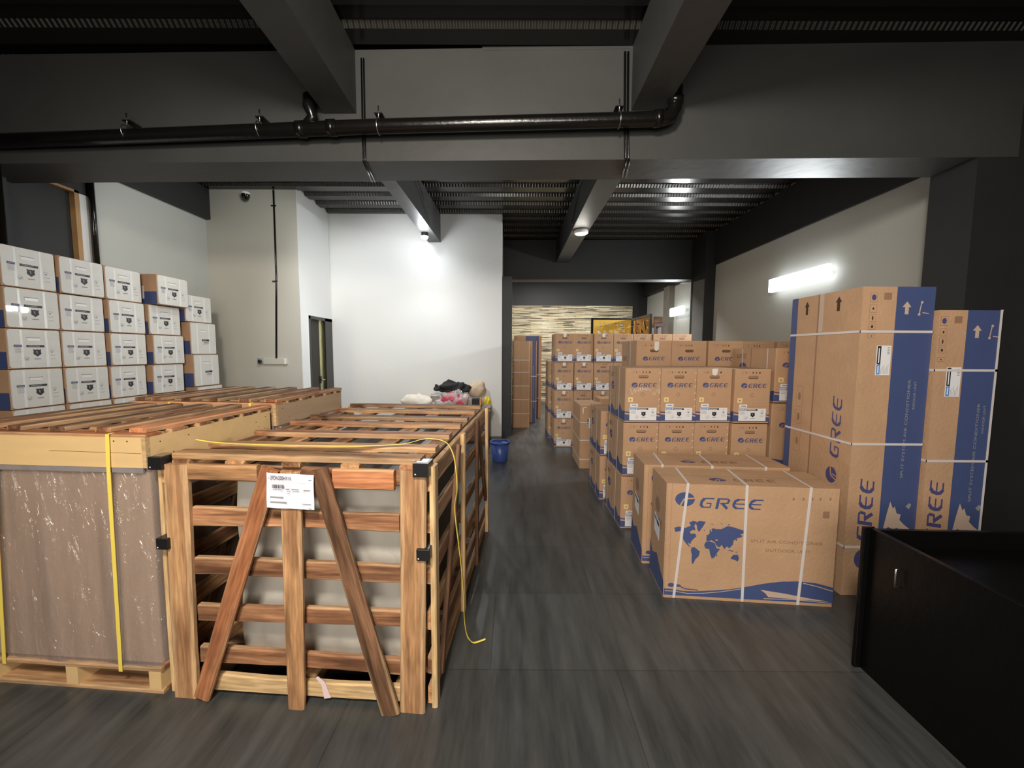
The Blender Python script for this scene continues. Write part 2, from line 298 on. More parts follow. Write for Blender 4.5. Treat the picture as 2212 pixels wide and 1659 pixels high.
# flat printing on a face: frame = origin, u, v ; pushed out a hair along u x v
class Face:
    def __init__(s, mb, O, U, V): s.mb = mb; s.O = Vector(O); s.U = Vector(U); s.V = Vector(V); s.N = s.U.cross(s.V)
    def P(s, x, y, e): return s.O + s.U * x + s.V * y + s.N * e
    def poly(s, pts, k, e=0.0008):
        s.n = getattr(s, 'n', 0) + 1; e += s.n * 1.5e-6
        s.mb.add([s.P(x, y, e) for x, y in pts], [tuple(range(len(pts)))], k)
    def rect(s, x0, y0, x1, y1, k, e=0.0008): s.poly([(x0, y0), (x1, y0), (x1, y1), (x0, y1)], k, e)
    def slab(s, pts, t, k, e0=0.0):
        n = len(pts); s.mb.add([s.P(x, y, e0) for x, y in pts] + [s.P(x, y, e0 + t) for x, y in pts],
            [tuple(range(n, 2 * n))] + [(i, (i + 1) % n, n + (i + 1) % n, n + i) for i in range(n)], k)
    def ell(s, cx, cy, rx, ry, k, e=0.0008, n=20): s.poly([(cx + rx * math.cos(2 * math.pi * i / n), cy + ry * math.sin(2 * math.pi * i / n)) for i in range(n)], k, e)
    def stroke(s, pts, w, k, e=0.0008):
        for i in range(len(pts) - 1):
            a = Vector(pts[i]); b = Vector(pts[i + 1]); d = (b - a)
            if d.length < 1e-9: continue
            d = d.normalized(); n = Vector((-d.y, d.x)) * w / 2; a = a - d * w * 0.25; b = b + d * w * 0.25
            s.poly([a - n, b - n, b + n, a + n], k, e + i * 0.00001)
def glyphs(F, x, y, w, h, k, rot=False, e=0.0012):
    """the four letters G R E E in leaning thick-thin lettering; rot = reading upwards"""
    lw = w / 4.0
    def T(i, p):
        px = (i + 0.04 + p[0] * 0.80 + p[1] * 0.13) * lw; py = p[1] * h
        return (x - py, y + px) if rot else (x + px, y + py)
    def st(i, pts, wd):
        for a in range(len(pts) - 1):
            p, q = pts[a], pts[a + 1]; dx, dy = q[0] - p[0], q[1] - p[1]; l = math.hypot(dx * lw * 0.8, dy * h)
            if l == 0: continue
            ux, uy = dx * lw * 0.8 / l, dy * h / l; wx, wy = -uy * wd * h / 2, ux * wd * h / 2; ex, ey = ux * wd * h * 0.2, uy * wd * h * 0.2
            P0, P1 = T(i, p), T(i, q)
            if rot: wv = (-wy, wx); ev = (-ey, ex)
            else: wv = (wx, wy); ev = (ex, ey)
            F.poly([(P0[0] - wv[0] - ev[0], P0[1] - wv[1] - ev[1]), (P1[0] - wv[0] + ev[0], P1[1] - wv[1] + ev[1]), (P1[0] + wv[0] + ev[0], P1[1] + wv[1] + ev[1]), (P0[0] + wv[0] - ev[0], P0[1] + wv[1] - ev[1])], k, e + a * 1e-5)
    st(0, [(0.98, 0.94), (0.34, 0.94), (0.10, 0.68), (0.06, 0.3), (0.24, 0.06), (0.82, 0.06), (0.84, 0.46), (0.5, 0.46)], 0.12); st(0, [(0.24, 0.9), (0.1, 0.66), (0.08, 0.3), (0.22, 0.1)], 0.26)
    st(1, [(0.1, 0.94), (0.8, 0.94), (0.94, 0.8), (0.86, 0.52), (0.3, 0.48)], 0.13); st(1, [(0.1, 0.0), (0.1, 0.94)], 0.26); st(1, [(0.46, 0.48), (0.88, 0.02)], 0.26); st(1, [(0.9, 0.85), (0.86, 0.56)], 0.2)
    for i in (2, 3):
        st(i, [(0.98, 0.94), (0.36, 0.94)], 0.12); st(i, [(0.1, 0.5), (0.9, 0.5)], 0.10); st(i, [(0.92, 0.06), (0.36, 0.06)], 0.12)
        st(i, [(0.36, 0.92), (0.16, 0.78), (0.07, 0.5), (0.12, 0.24), (0.34, 0.08)], 0.24)
def emblem(F, cx, cy, r, kin, kbg, rot=False, e=0.0012, sy=0.82):
    rx, ry = (r * sy, r) if rot else (r, r * sy)
    F.ell(cx, cy, rx, ry, kin, e)
    pts = [(-0.45, -0.9), (-0.1, 0.0), (0.25, 0.12), (1.0, 0.2)]; p2 = [(0.0, -0.95), (0.15, -0.15)]
    for q, w in ((pts, 0.15), (p2, 0.13)):
        q = [(-b * sy, a) if rot else (a, b * sy) for a, b in q]
        F.stroke([(cx + a * r, cy + b * r) for a, b in q], w * r, kbg, e + 0.0004)
_tc = {}
def textmesh(st):
    if st in _tc: return _tc[st]
    c = bpy.data.curves.new('t', 'FONT'); c.body = st; c.size = 1.0; o = bpy.data.objects.new('t', c); COL.objects.link(o)
    bpy.context.view_layer.update(); dg = bpy.context.evaluated_depsgraph_get(); me = o.evaluated_get(dg).to_mesh()
    r = ([(v.co.x, v.co.y) for v in me.vertices], [tuple(p.vertices) for p in me.polygons]); o.evaluated_get(dg).to_mesh_clear()
    bpy.data.objects.remove(o); bpy.data.curves.remove(c); _tc[st] = r; return r
def text(F, st, x, y, w, h, k, rot=False, e=0.0012):
    vs, fs = textmesh(st); mx = max(v[0] for v in vs); mn = min(v[0] for v in vs); my = max(v[1] for v in vs); ny = min(v[1] for v in vs)
    sx = w / (mx - mn); sy = h / (my - ny); out = []
    for a, b in vs:
        a = (a - mn) * sx; b = (b - ny) * sy
        out.append(F.P(x - b, y + a, e) if rot else F.P(x + a, y + b, e))
    F.mb.add(out, fs, k)

def plank(parent, name, p0, p1, nrm, w, t, k, wane=0.12, seed=None, bow=0.0, taper=None):
    """a rough sawn board from p0 to p1 (centre line), nrm = direction of its thickness"""
    rnd = random.Random(seed if seed is not None else random.random())
    p0 = Vector(p0); p1 = Vector(p1); X = (p1 - p0); L = X.length; X.normalize(); Z = Vector(nrm); Z = (Z - X * Z.dot(X)).normalized(); Y = Z.cross(X)
    n = max(3, int(L / 0.07)); vs = []; fs = []
    a0 = rnd.random() * 6; a1 = rnd.random() * 6; f0 = rnd.uniform(2, 5); f1 = rnd.uniform(2, 5)
    for i in range(n + 1):
        q = i / n; x = q * L
        l = -w / 2 * (1 - wane * (0.5 + 0.5 * math.sin(a0 + q * f0)) * rnd.uniform(0.7, 1.1)); r = w / 2 * (1 - wane * (0.5 + 0.5 * math.sin(a1 + q * f1)) * rnd.uniform(0.7, 1.1))
        if taper: l *= taper(q); r *= taper(q)
        z = bow * math.sin(q * math.pi); c = t * 0.25
        vs += [(x, l + c * 0.3, z), (x, r, z), (x, r, z + t * 0.75), (x, r - c, z + t), (x, l + c, z + t), (x, l, z + t * 0.7)]
    for i in range(n):
        for j in range(6): fs.append((i * 6 + j, (i + 1) * 6 + j, (i + 1) * 6 + (j + 1) % 6, i * 6 + (j + 1) % 6))
    fs += [tuple(range(6)), tuple(n * 6 + j for j in range(6))[::-1]]
    b = MB(); b.add(vs, fs, k); o = b.build(name)
    mw = Matrix((X, Y, Z)).transposed().to_4x4(); mw.translation = p0 - Z * t * 0
    o.matrix_local = mw
    if parent: o.parent = parent
    return o

# ================================================================== THE ROOM
ZD = 3.83                       # underside of the metal deck
XL, XR = -4.5, 3.9
b = MB(); b.box(-4.7, 4.1, -2.5, 12.1, -0.12, 0, 'floor'); struct(b, 'floor')
# ceiling: ribbed metal deck, ribs run left-right
b = MB(); y = -2.5 + 0.02; x0, x1 = -4.7, 4.1; p = 0.3475
prof = []
while y < 12.1:
    prof += [(y, ZD - 0.0), (y + 0.15, ZD - 0.0), (y + 0.18, ZD + 0.035), (y + 0.315, ZD + 0.035)]; y += p
for i in range(len(prof) - 1):
    (ya, za), (yb, zb) = prof[i], prof[i + 1]
    b.add([(x0, ya, za), (x1, ya, za), (x1, yb, zb), (x0, yb, zb)], [(0, 1, 2, 3)], 'web' if abs(za - zb) > 0.01 else 'deck')
b.box(x0, x1, -2.5, 12.1, ZD + 0.07, ZD + 0.2, 'deck'); struct(b, 'ceiling')
# left wall with a framed dark opening near the front
b = MB(); b.box(XL - 0.2, XL, 4.36, 6.2, 0, ZD + 0.07, 'dimside'); b.box(XL - 0.2, XL, 4.24, 4.36, 0, 3.11, 'white')
b.box(XL - 0.2, XL, 4.24, 4.36, 3.11, ZD, 'black'); b.box(XL - 0.2, XL, -2.5, 4.24, 3.11, ZD + 0.07, 'black'); b.box(XL - 0.2, XL, -2.5, 4.24, 0, 1.0, 'black'); b.box(XL - 0.2, XL, -2.5, 3.4, 1.0, 3.11, 'black'); struct(b, 'wall_left')
wn = MB(); wn.box(XL - 0.09, XL - 0.05, 3.4, 4.24, 1.0, 3.11, 'black'); wo = struct(wn, 'window_1')
b = MB(); b.box(XL - 0.05, XL + 0.006, 4.20, 4.245, 1.0, 3.13, 'trimw'); b.box(XL - 0.05, XL + 0.006, 3.4, 4.245, 3.105, 3.13, 'trimw'); b.build('window_frame', wo)
# white wall darkened in colour for weak light, facing the camera on the left, white block beside it
b = MB(); b.box(XL, -3.17, 5.98, 6.17, 0, ZD, 'dimwhite'); struct(b, 'wall_back_left')
b = MB(); b.box(-3.36, -3.16, 6.17, 6.97, 2.045, ZD + 0.05, 'white'); b.box(-3.17, -3.16, 5.98, 6.17, 0, ZD + 0.05, 'white'); b.box(-3.16, -3.155, 6.17, 6.19, 0, 2.045, 'white'); struct(b, 'wall_side')
b = MB(); b.box(-3.36, -0.197, 6.985, 7.16, 0, ZD + 0.05, 'white'); struct(b, 'wall_back')
b = MB(); b.box(-4.6, -0.20, 8.0, 8.1, 0, ZD, 'glow'); b.box(-4.6, -4.5, 6.15, 8.0, 0, ZD, 'glow'); b.box(-0.36, -0.2, 7.16, 8.1, 0, ZD + 0.05, 'black'); struct(b, 'wall_side_room')  # last box added to block side room light leaking past the white wall
# doorway in the side wall
d = MB(); d.box(-3.27, -3.21, 6.24, 6.62, 0, 2.0, 'doorleaf'); do = struct(d, 'door_1')
b = MB(); b.box(-3.38, -3.15, 6.19, 6.24, 0, 2.045, 'gloss'); b.box(-3.38, -3.15, 6.72, 6.975, 0, 2.045, 'gloss'); b.box(-3.38, -3.15, 6.19, 6.975, 1.995, 2.045, 'gloss'); b.build('door_frame', do)
b = MB(); b.tube([(-3.19, 6.60, 1.02), (-3.16, 6.60, 1.02), (-3.16, 6.66, 1.02)], 0.012, 'galv', 8); b.box(-3.21, -3.19, 6.58, 6.62, 0.96, 1.08, 'blackpl'); b.build('door_handle', do)
# dark partition at the passage
b = MB(); b.box(-0.195, -0.025, 7.02, 8.45, 0, 2.80, 'black'); struct(b, 'wall_partition')
# right wall, far wall
b = MB(); b.box(XR, XR + 0.2, -2.5, 12.1, 0, ZD + 0.05, 'dimside'); struct(b, 'wall_right')
b = MB(); b.box(XL, XR, 11.75, 11.95, 0, ZD + 0.05, 'black'); struct(b, 'wall_far')
b = MB(); b.box(-0.6, 3.46, 11.70, 11.75, 0.06, 2.84, 'stone'); struct(b, 'wall_far_stone')
b = MB(); b.box(-0.6, 3.9, 11.66, 11.75, 0, 0.06, 'concrete'); struct(b, 'baseboard_far')
# beams and piers
def beam(n, pts, z0, z1, k='beam'):
    b = MB(); b.prism(pts, z0, z1, k); return struct(b, n)
beam('trim_1', [(-4.55, 3.36), (3.95, 3.17), (3.95, 3.52), (-4.55, 3.73)], 3.0, ZD)
b = MB(); b.prism([(-0.25, 3.262), (0.93, 3.236), (0.93, 3.30), (-0.25, 3.33)], ZD - 0.02, ZD + 0.08, 'beam'); struct(b, 'trim_2')
beam('trim_3', [(-1.40 - 0.06, 3.6), (-1.25 - 0.06, 3.6), (-1.25, 6.99), (-1.46, 6.99)], 3.36, ZD)
bpy.data.objects['trim_3'].data  # long beam, left
beam('trim_4', [(0.90, 3.56), (1.16, 3.55), (1.145, 8.5), (0.885, 8.5)], 3.36, ZD)
beam('trim_5', [(-1.35, -2.5), (-1.14, -2.5), (-1.24, 3.28), (-1.495, 3.29)], 3.36, ZD)
beam('trim_6', [(0.87, -2.5), (1.10, -2.5), (1.16, 3.22), (0.90, 3.23)], 3.36, ZD)
beam('trim_7', [(-0.6, 8.56), (3.95, 8.44), (3.95, 8.75), (-0.6, 8.90)], 3.02, ZD, 'black')
b = MB(); b.box(XL - 0.05, XL + 0.07, 3.7, 5.99, 3.40, ZD, 'black'); struct(b, 'trim_8')
b = MB(); b.box(XR - 0.04, XR + 0.02, 3.52, 8.45, 3.185, ZD, 'black'); struct(b, 'trim_9')
b = MB(); b.box(3.545, XR + 0.05, 3.18, 3.53, 0, 3.0, 'black'); struct(b, 'trim_10')
b = MB(); b.box(XL - 0.05, -4.46, 3.36, 3.62, 0, 3.0, 'black'); struct(b, 'trim_11')
b = MB(); b.box(3.70, XR, 7.84, 8.44, 2.95, ZD, 'black'); b.box(3.70, XR, 7.84, 8.44, 0, 2.95, 'black'); b.add([(3.698, 8.34, 0), (3.698, 7.85, 0), (3.698, 7.85, 2.93), (3.698, 8.34, 2.95)], [(0, 1, 2, 3)], 'pierlit'); struct(b, 'trim_12')
b = MB(); b.box(XR - 0.13, XR, 9.78, 10.14, 0, 3.12, 'concrete'); struct(b, 'trim_13')
b = MB(); b.box(XR - 0.15, XR + 0.02, 8.75, 11.75, 3.12, ZD, 'black'); struct(b, 'trim_14')
b = MB(); b.box(XR - 0.06, XR, -2.5, 3.18, 0, ZD, 'black'); struct(b, 'wall_right_front')
b = MB(); b.box(-4.7, 4.1, -2.7, -2.5, 0, ZD + 0.07, 'black'); struct(b, 'wall_behind')

# ================================================================== PIPES, WIRING, LAMPS
root = empty('drain_pipe', (0, 3.1, 3.2)); tag(root, 'thick glossy black drain pipe running level along the front cross beam', 'pipe')
def loc(pts, o): return [Vector(p) - Vector(o) for p in pts]
O = (0, 3.1, 3.2)
pts = [(-4.2, 3.27, 3.13), (-3.2, 3.24, 3.15), (-1.07, 3.17, 3.2), (1.06, 3.11, 3.23), (1.12, 3.11, 3.235), (1.16, 3.11, 3.25), (1.185, 3.11, 3.29), (1.19, 3.11, 3.36), (1.19, 3.11, 3.44), (1.19, 3.14, 3.5)]
b = MB(); b.tube(loc(pts, O), 0.052, 'gloss', 18); b.build('pipe', root)
b = MB(); b.tube(loc([(1.04, 3.11, 3.232), (1.09, 3.11, 3.234)], O), 0.060, 'gloss', 18); b.build('socket', root); b = MB(); b.tube(loc([(1.19, 3.11, 3.33), (1.19, 3.11, 3.38)], O), 0.060, 'gloss', 18); b.build('socket', root); b = MB(); b.tube(loc([(-1.42, 3.18, 3.193), (-1.36, 3.18, 3.195)], O), 0.060, 'gloss', 18); b.build('socket', root); b = MB(); b.tube(loc([(-1.66, 3.19, 3.187), (-1.60, 3.19, 3.188)], O), 0.060, 'gloss', 18); b.build('socket', root)
b = MB(); b.tube(loc([(-1.60, 3.19, 3.20), (-1.53, 3.18, 3.27), (-1.55, 3.15, 3.33), (-1.56, 3.18, 3.42)], O), 0.042, 'gloss', 14); b.build('branch', root)
for cx in (-1.95, -1.03, 0.78, -3.0):
    b = MB(); zc = 3.2 + 0.028 * (cx + 1.07) / 2.1; yc = 3.17 - 0.03 * (cx + 1.07)
    c = [(cx + 0.004 * j, yc + 0.056 * math.cos(q), zc + 0.056 * math.sin(q)) for j, q in enumerate([2 * math.pi * i / 16 for i in range(17)])]
    b.tube(loc([(cx, p_[1], p_[2]) for p_ in c], O), 0.005, 'galv', 6); b.tube(loc([(cx, yc, zc + 0.055), (cx, yc, zc + 0.15)], O), 0.005, 'galv', 6)
    b.box(cx - 0.03, cx + 0.03, yc - 0.01 - O[1], yc + 0.09 - O[1], zc + 0.09 - O[2], zc + 0.098 - O[2], 'blackpl')
    for v_ in range(len(b.v) - 8, len(b.v)): pass
    b.build('clamp', root)
def conduits(name, label, runs, r=0.009):
    o = empty(name, runs[0][0]); tag(o, label, 'conduit')
    for rr in runs:
        b = MB(); b.tube(loc(rr, runs[0][0]), r, 'gloss', 8); b.build('conduit', o)
    return o
conduits('wiring_conduit', 'pair of thin black conduits bending down the cross beam below its right long beam',
    [[(0.846 + dx, 3.225, 3.78), (0.856 + dx, 3.225, 3.3), (0.868 + dx, 3.222, 3.01), (0.875 + dx, 3.22, 2.988), (0.93 + dx * 1.3, 3.53, 2.988)] for dx in (-0.006, 0.018)])
conduits('wiring_conduit', 'pair of thin black conduits bending down the cross beam below its left long beam',
    [[(-1.18 + dx, 3.272, 3.76), (-1.185 + dx, 3.27, 3.01), (-1.182 + dx, 3.27, 2.988), (-1.24 + dx * 1.4, 3.64, 2.988)] for dx in (-0.008, 0.010)], 0.006)
conduits('wiring_conduit', 'long thin black conduit down the dim back-left wall to the switch box',
    [[(-3.49, 5.975, 3.82), (-3.50, 5.975, 2.6), (-3.55, 5.975, 1.385)]], 0.014)
for z in (3.6, 2.52): 
    b = MB(); xx = -3.49 - 0.06 * (3.82 - z) / 2.4; b.box(xx - 0.035 + 3.49, xx + 0.035 + 3.49, -0.014, 0.012, z - 3.82 - 0.008, z - 3.82 + 0.008, 'blackpl'); b.build('saddle_clip', [o for o in COL.objects if o.name.startswith('wiring_conduit')][-1])
conduits('wiring_conduit', 'thin black conduit on the left long beam side', [[(-1.20, 3.7, 3.80), (-1.235, 5.0, 3.74), (-1.235, 5.55, 3.62), (-1.235, 6.1, 3.40)]], 0.008)
conduits('wiring_conduit', 'thin black conduit along the right long beam side towards its round lamp', [[(0.885, 3.7, 3.78), (0.875, 5.6, 3.70), (0.868, 6.1, 3.40), (0.95, 6.26, 3.352)]], 0.008)
b = MB(); b.tube([(0, 0, 0), (0.0, 0.0, -0.44)], 0.01, 'gloss', 8); tag(b.build('wiring_conduit', loc=(0.88, 8.535, 3.46)), 'short black conduit down the rear cross beam under the right long beam', 'conduit')
b = MB(); b.tube([(0, 0, 0), (0, 0, -0.98)], 0.028, 'gloss', 10); tag(b.build('wiring_conduit', loc=(-4.468, 4.345, 3.35)), 'upright black pipe on the left wall beside the framed window', 'pipe')
for i, yy in enumerate((3.28, 3.31)):
    b = MB(); b.tube([(0, 0, 0), (0, 0, -2.9)], 0.03, 'gloss', 12)
    tag(b.build('wall_pipe', loc=((-4.30, -4.16)[i], yy, 2.98)), ('glossy black upright pipe at the far left behind the white cartons', 'glossy black upright pipe nearest the dark window, behind the white cartons')[i], 'pipe')
# security camera on the dim back-left wall
o = empty('security_camera', (-3.85, 5.97, 3.76)); tag(o, 'small dark security camera high on the dim back-left wall', 'camera')
b = MB(); b.lathe([(0, 0.0), (0.06, 0.0), (0.06, -0.03), (0.0, -0.03)], (0, -0.07, 0.0), 'opal'); b.build('base', o)
b = MB(); b.lathe([(0.055, -0.03), (0.05, -0.07), (0.03, -0.1), (0.0, -0.11)], (0, -0.07, 0), 'gloss'); b.build('dome', o)
# switch trunking
o = empty('switch_box', (-3.58, 5.985, 1.34)); tag(o, 'long white surface switch box low on the dim back-left wall', 'switch box')
b = MB(); b.box(-0.16, 0.20, -0.03, 0.0, -0.042, 0.042, 'pvc'); b.build('box', o, bevel=0.004)
b = MB(); b.box(0.16, 0.185, -0.036, -0.03, -0.04, 0.04, 'opal'); b.build('switch', o)
b = MB(); b.lathe([(0.0, 0.0), (0.045, 0.0), (0.045, 0.03), (0, 0.03)], (0, 0, 0), 'greyink'); b.box(-0.05, 0.02, -0.045, 0.045, 0.0, 0.02, 'greyink'); b.tube([(0.0, 0.0, 0.03), (0.0, 0.0, 0.055)], 0.024, 'blackpl', 12); b.build('socket', o, loc=(-0.2, 0.0, 0), rot=(R(90), 0, 0))
# wall lamps
def tube_lamp(loc_, L, label, k):
    o = empty('wall_lamp', loc_); tag(o, label, 'lamp', 'white batten lamps on the right wall')
    b = MB(); b.box(0.075, 0.14, -L / 2 + .05, L / 2 - .05, -0.02, 0.02, 'opal'); b.build('housing', o)
    b = MB(); b.box(0.0, 0.075, -L / 2 + 0.005, L / 2 - 0.005, -0.095, 0.095, k); b.build('diffuser', o, bevel=0.012)
tube_lamp((3.76, 5.44, 2.485), 1.10, 'lit white batten lamp on the right wall above the tall cartons', 'lamp')
tube_lamp((3.73, 9.28, 2.45), 0.70, 'lit white batten lamp in the far room beyond the dark pier', 'lamp2')
o = empty('ceiling_lamp', (1.03, 6.26, 3.36)); tag(o, 'unlit round white ceiling lamp under the right long beam', 'lamp')
b = MB(); b.lathe([(0, 0), (0.10, 0), (0.11, -0.02), (0.11, -0.045), (0.09, -0.06)], (0, 0, 0), 'opal'); b.build('body', o)
b = MB(); b.lathe([(0.09, -0.06), (0.06, -0.063), (0.0, -0.063)], (0, 0, 0), 'pvc'); b.build('diffuser', o)
o = empty('spotlight', (-1.40, 6.42, 3.36)); tag(o, 'glaring white LED spotlight under the left long beam before the white wall', 'lamp')
b = MB(); b.lathe([(0, 0), (0.05, 0), (0.055, -0.06), (0.045, -0.07)], (0, 0, 0), 'gloss'); b.build('body', o)
b = MB(); b.lathe([(0.055, -0.06), (0.045, -0.09), (0.0, -0.105)], (0, 0, 0), 'led'); b.build('lens', o)
b = MB(); b.box(0, 0.16, 0, 0.02, 0, 0.012, 'opal'); b.box(-0.02, 0.0, 0, 0.03, -0.004, 0.016, 'blackpl'); tag(b.build('ceiling_fan', loc=(3.46, 8.35, 2.93)), 'small pale bracket sticking out beside the dark pier', 'bracket'); bpy.data.objects['ceiling_fan'].name = 'wall_bracket'

# ================================================================== CARTONS
def shield(F, cx, cy, s, e):
    F.poly([(cx + a * s, cy + b_ * s) for a, b_ in ((-0.5, 0.5), (-0.2, 0.42), (0, 0.5), (0.2, 0.42), (0.5, 0.5), (0.42, 0.2), (0.5, -0.15), (0.25, -0.35), (0, -0.55), (-0.25, -0.35), (-0.5, -0.15), (-0.42, 0.2))], 'ink', e)
    F.poly([(cx + a * s, cy + b_ * s) for a, b_ in ((-0.18, 0.28), (0.0, 0.28), (0.02, -0.2), (-0.1, -0.1))], 'greyink', e + 0.0003)
def label_art(F, x0, y0, w, h, e):
    """product label: blue tab, black bar, shield, small print"""
    F.slab([(x0, y0), (x0 + w, y0), (x0 + w, y0 + h), (x0, y0 + h)], 0.0008, 'sticker', e); e += 0.0014
    F.poly([(x0 + w * .02, y0 + h * .84), (x0 + w * .24, y0 + h * .84), (x0 + w * .27, y0 + h * .96), (x0 + w * .02, y0 + h * .96)], 'skyblue', e)
    F.poly([(x0 + w * .27, y0 + h * .83), (x0 + w * .69, y0 + h * .83), (x0 + w * .69, y0 + h * .96), (x0 + w * .30, y0 + h * .96)], 'ink', e)
    F.rect(x0 + w * .31, y0 + h * .87, x0 + w * .62, y0 + h * .92, 'sticker', e + 0.0003)
    F.rect(x0 + w * .05, y0 + h * .88, x0 + w * .20, y0 + h * .915, 'sticker', e + 0.0003)
    for i in range(5): F.rect(x0 + w * .04, y0 + h * (.75 - i * .055), x0 + w * (.24 - .03 * (i % 2)), y0 + h * (.765 - i * .055), 'greyink', e)
    shield(F, x0 + w * .52, y0 + h * .50, h * .36, e)
    F.rect(x0 + w * .44, y0 + h * .20, x0 + w * .60, y0 + h * .24, 'greyink', e)
    for q in range(14):
        a = 2 * math.pi * q / 14; a2 = a + 0.36; c = (x0 + w * .20 + w * .07, y0 + h * .26)
        F.stroke([(c[0] + h * .15 * math.cos(a), c[1] + h * .13 * math.sin(a)), (c[0] + h * .15 * math.cos(a2), c[1] + h * .13 * math.sin(a2))], h * .012, 'greyink', e)
    F.stroke([(x0 + w * .24, y0 + h * .24), (x0 + w * .27, y0 + h * .20), (x0 + w * .31, y0 + h * .31)], h * .03, 'greyink', e)
    F.ell(x0 + w * .86, y0 + h * .63, h * .065, h * .065, 'greyink', e)
    for q in range(9):
        a = -0.5 + q * 0.46; F.stroke([(x0 + w * .86 + h * .13 * math.cos(a), y0 + h * .63 + h * .13 * math.sin(a)), (x0 + w * .86 + h * .13 * math.cos(a + .4), y0 + h * .63 + h * .13 * math.sin(a + .4))], h * .012, 'greyink', e)
    F.rect(x0 + w * .82, y0 + h * .83, x0 + w * .90, y0 + h * .86, 'greyink', e)
    for i in range(3): F.rect(x0 + w * .78, y0 + h * (.44 - i * .06), x0 + w * (.96 - .02 * i), y0 + h * (.452 - i * .06), 'greyink', e)
def body(b, w, d, h, k='card'):
    b.box(0, w, 0, d, 0, h, k)
def flap_lines(b, w, d, h):
    for z in (0.012, h - 0.012): pass
def small_carton(w, d, h, style):
    o = empty('cardboard_box', (0, 0, 0))
    b = MB(); c = 0.006
    b.prism([(c, 0), (w - c, 0), (w, c), (w, d - c), (w - c, d), (c, d), (0, d - c), (0, c)], 0.001, h - 0.002, 'card')
    F = Face(b, (0, 0, 0), (1, 0, 0), (0, 0, 1)); L = Face(b, (0, d, 0), (0, -1, 0), (0, 0, 1)); T = Face(b, (0, 0, h - 0.002), (1, 0, 0), (0, 1, 0))
    if style == 'B':
        F.poly([(0.0, 0.014), (w, 0.014), (w, 0.048), (w * .8, 0.062), (w * .5, 0.05), (w * .2, 0.062), (0, 0.068)], 'blue')
        F.stroke([(0.003, 0.088), (0.05, 0.082), (0.10, 0.070)], 0.010, 'navy'); F.stroke([(w - 0.003, 0.066), (w - 0.05, 0.078)], 0.010, 'navy')
        F.stroke([(0.003, 0.074), (0.05, 0.069), (0.1, 0.06)], 0.006, 'tan', 0.0012); F.stroke([(w - 0.003, 0.054), (w - 0.05, 0.064)], 0.006, 'tan', 0.0012)
        F.rect(0, 0.0, w, 0.003, 'darkline')
        emblem(F, 0.077, 0.314, 0.026, 'blue', 'card'); glyphs(F, 0.110, 0.297, 0.155, 0.033, 'navy')
        F.rect(0.08, 0.1385, w - 0.012, 0.1395, 'cardline'); F.ell(0.145, 0.235, 0.016, 0.016, 'cardline', n=14); F.ell(0.145, 0.235, 0.012, 0.012, 'card', 0.0011, n=14)
        zi = h - 0.034; hz = h - 0.072
        for ph in (0.45,): L.poly([(0.0, 0.012), (d, 0.012), (d, 0.10), (d * .86, 0.085), (d * .72, 0.14), (d * .6, 0.075), (d * .4, 0.06), (d * .25, 0.11), (d * .1, 0.06), (0, 0.08)], 'blue')
        emblem(L, d * .28, h * .62, 0.05, 'navy', 'card'); 
        glyphs(L, d * .12, h * .80, 0.14, 0.04, 'cardline')
    else:
        zi = h - 0.05; hz = h - 0.105
        emblem(F, 0.092, h - 0.185, 0.027, 'navy', 'card'); glyphs(F, 0.125, h - 0.200, 0.165, 0.034, 'navy')
        F.rect(0.015, h - 0.036, w - 0.015, h - 0.035, 'cardline')
        emblem(L, d * .28, h * .32, 0.05, 'navy', 'card'); glyphs(L, d * .12, h * .60, 0.17, 0.05, 'cardline')
        F.poly([(0.0, 0.014), (w, 0.014), (w, 0.06), (w * .5, 0.05), (0, 0.07)], 'blue')
    F.rect(0.045, zi - 0.010, 0.205, zi - 0.0092, 'cardline'); F.rect(0.045, zi + 0.010, 0.205, zi + 0.0108, 'cardline')
    for i, r in enumerate((0.003, 0.0045, 0.003, 0.006, 0.0055, 0.007)): F.ell(0.06 + i * 0.028, zi, r, r, 'cardline' if i in (0, 2) else 'darkline', n=8)
    # hand hole: rounded slot
    hx = w * .5; n = 8; P = []
    for i in range(n + 1): a = math.pi / 2 + math.pi * i / n; P.append((hx - 0.030 + 0.013 * math.cos(a), hz + 0.013 * math.sin(a)))
    for i in range(n + 1): a = -math.pi / 2 + math.pi * i / n; P.append((hx + 0.030 + 0.013 * math.cos(a), hz + 0.013 * math.sin(a)))
    F.poly(P, 'darkline', 0.0006); F.poly([(x, hz + (z - hz) * .82 + 0.0025) for x, z in P], 'carddark' if style != 'B' else 'cardline', 0.001)
    L.rect(d * .46, 0.0, d * .475, h, 'cardline'); T.rect(0, d * .5 - .025, w, d * .5 + .025, 'tan', 0.0006)
    b.build('body', o)
    return o
def stickers(o, w, small=True):
    b = MB(); F = Face(b, (0, 0, 0), (1, 0, 0), (0, 0, 1)); label_art(F, 0.040, 0.019, 0.226, 0.105, 0.0012); b.build('product_label', o)
    b = MB(); F = Face(b, (0, 0, 0), (1, 0, 0), (0, 0, 1)); F.slab([(0.044, 0.131), (0.109, 0.131), (0.109, 0.157), (0.044, 0.157)], 0.0008, 'sticker'); F.rect(0.057, 0.14, 0.097, 0.148, 'greyink', 0.0014); b.build('small_label', o)
    b = MB(); F = Face(b, (0, 0, 0), (1, 0, 0), (0, 0, 1)); F.slab([(0.026, 0.171), (0.066, 0.171), (0.066, 0.211), (0.026, 0.211)], 0.0008, 'yellowst'); F.ell(0.046, 0.19, 0.005, 0.005, 'ink', 0.0014, 8); b.build('square_sticker', o)
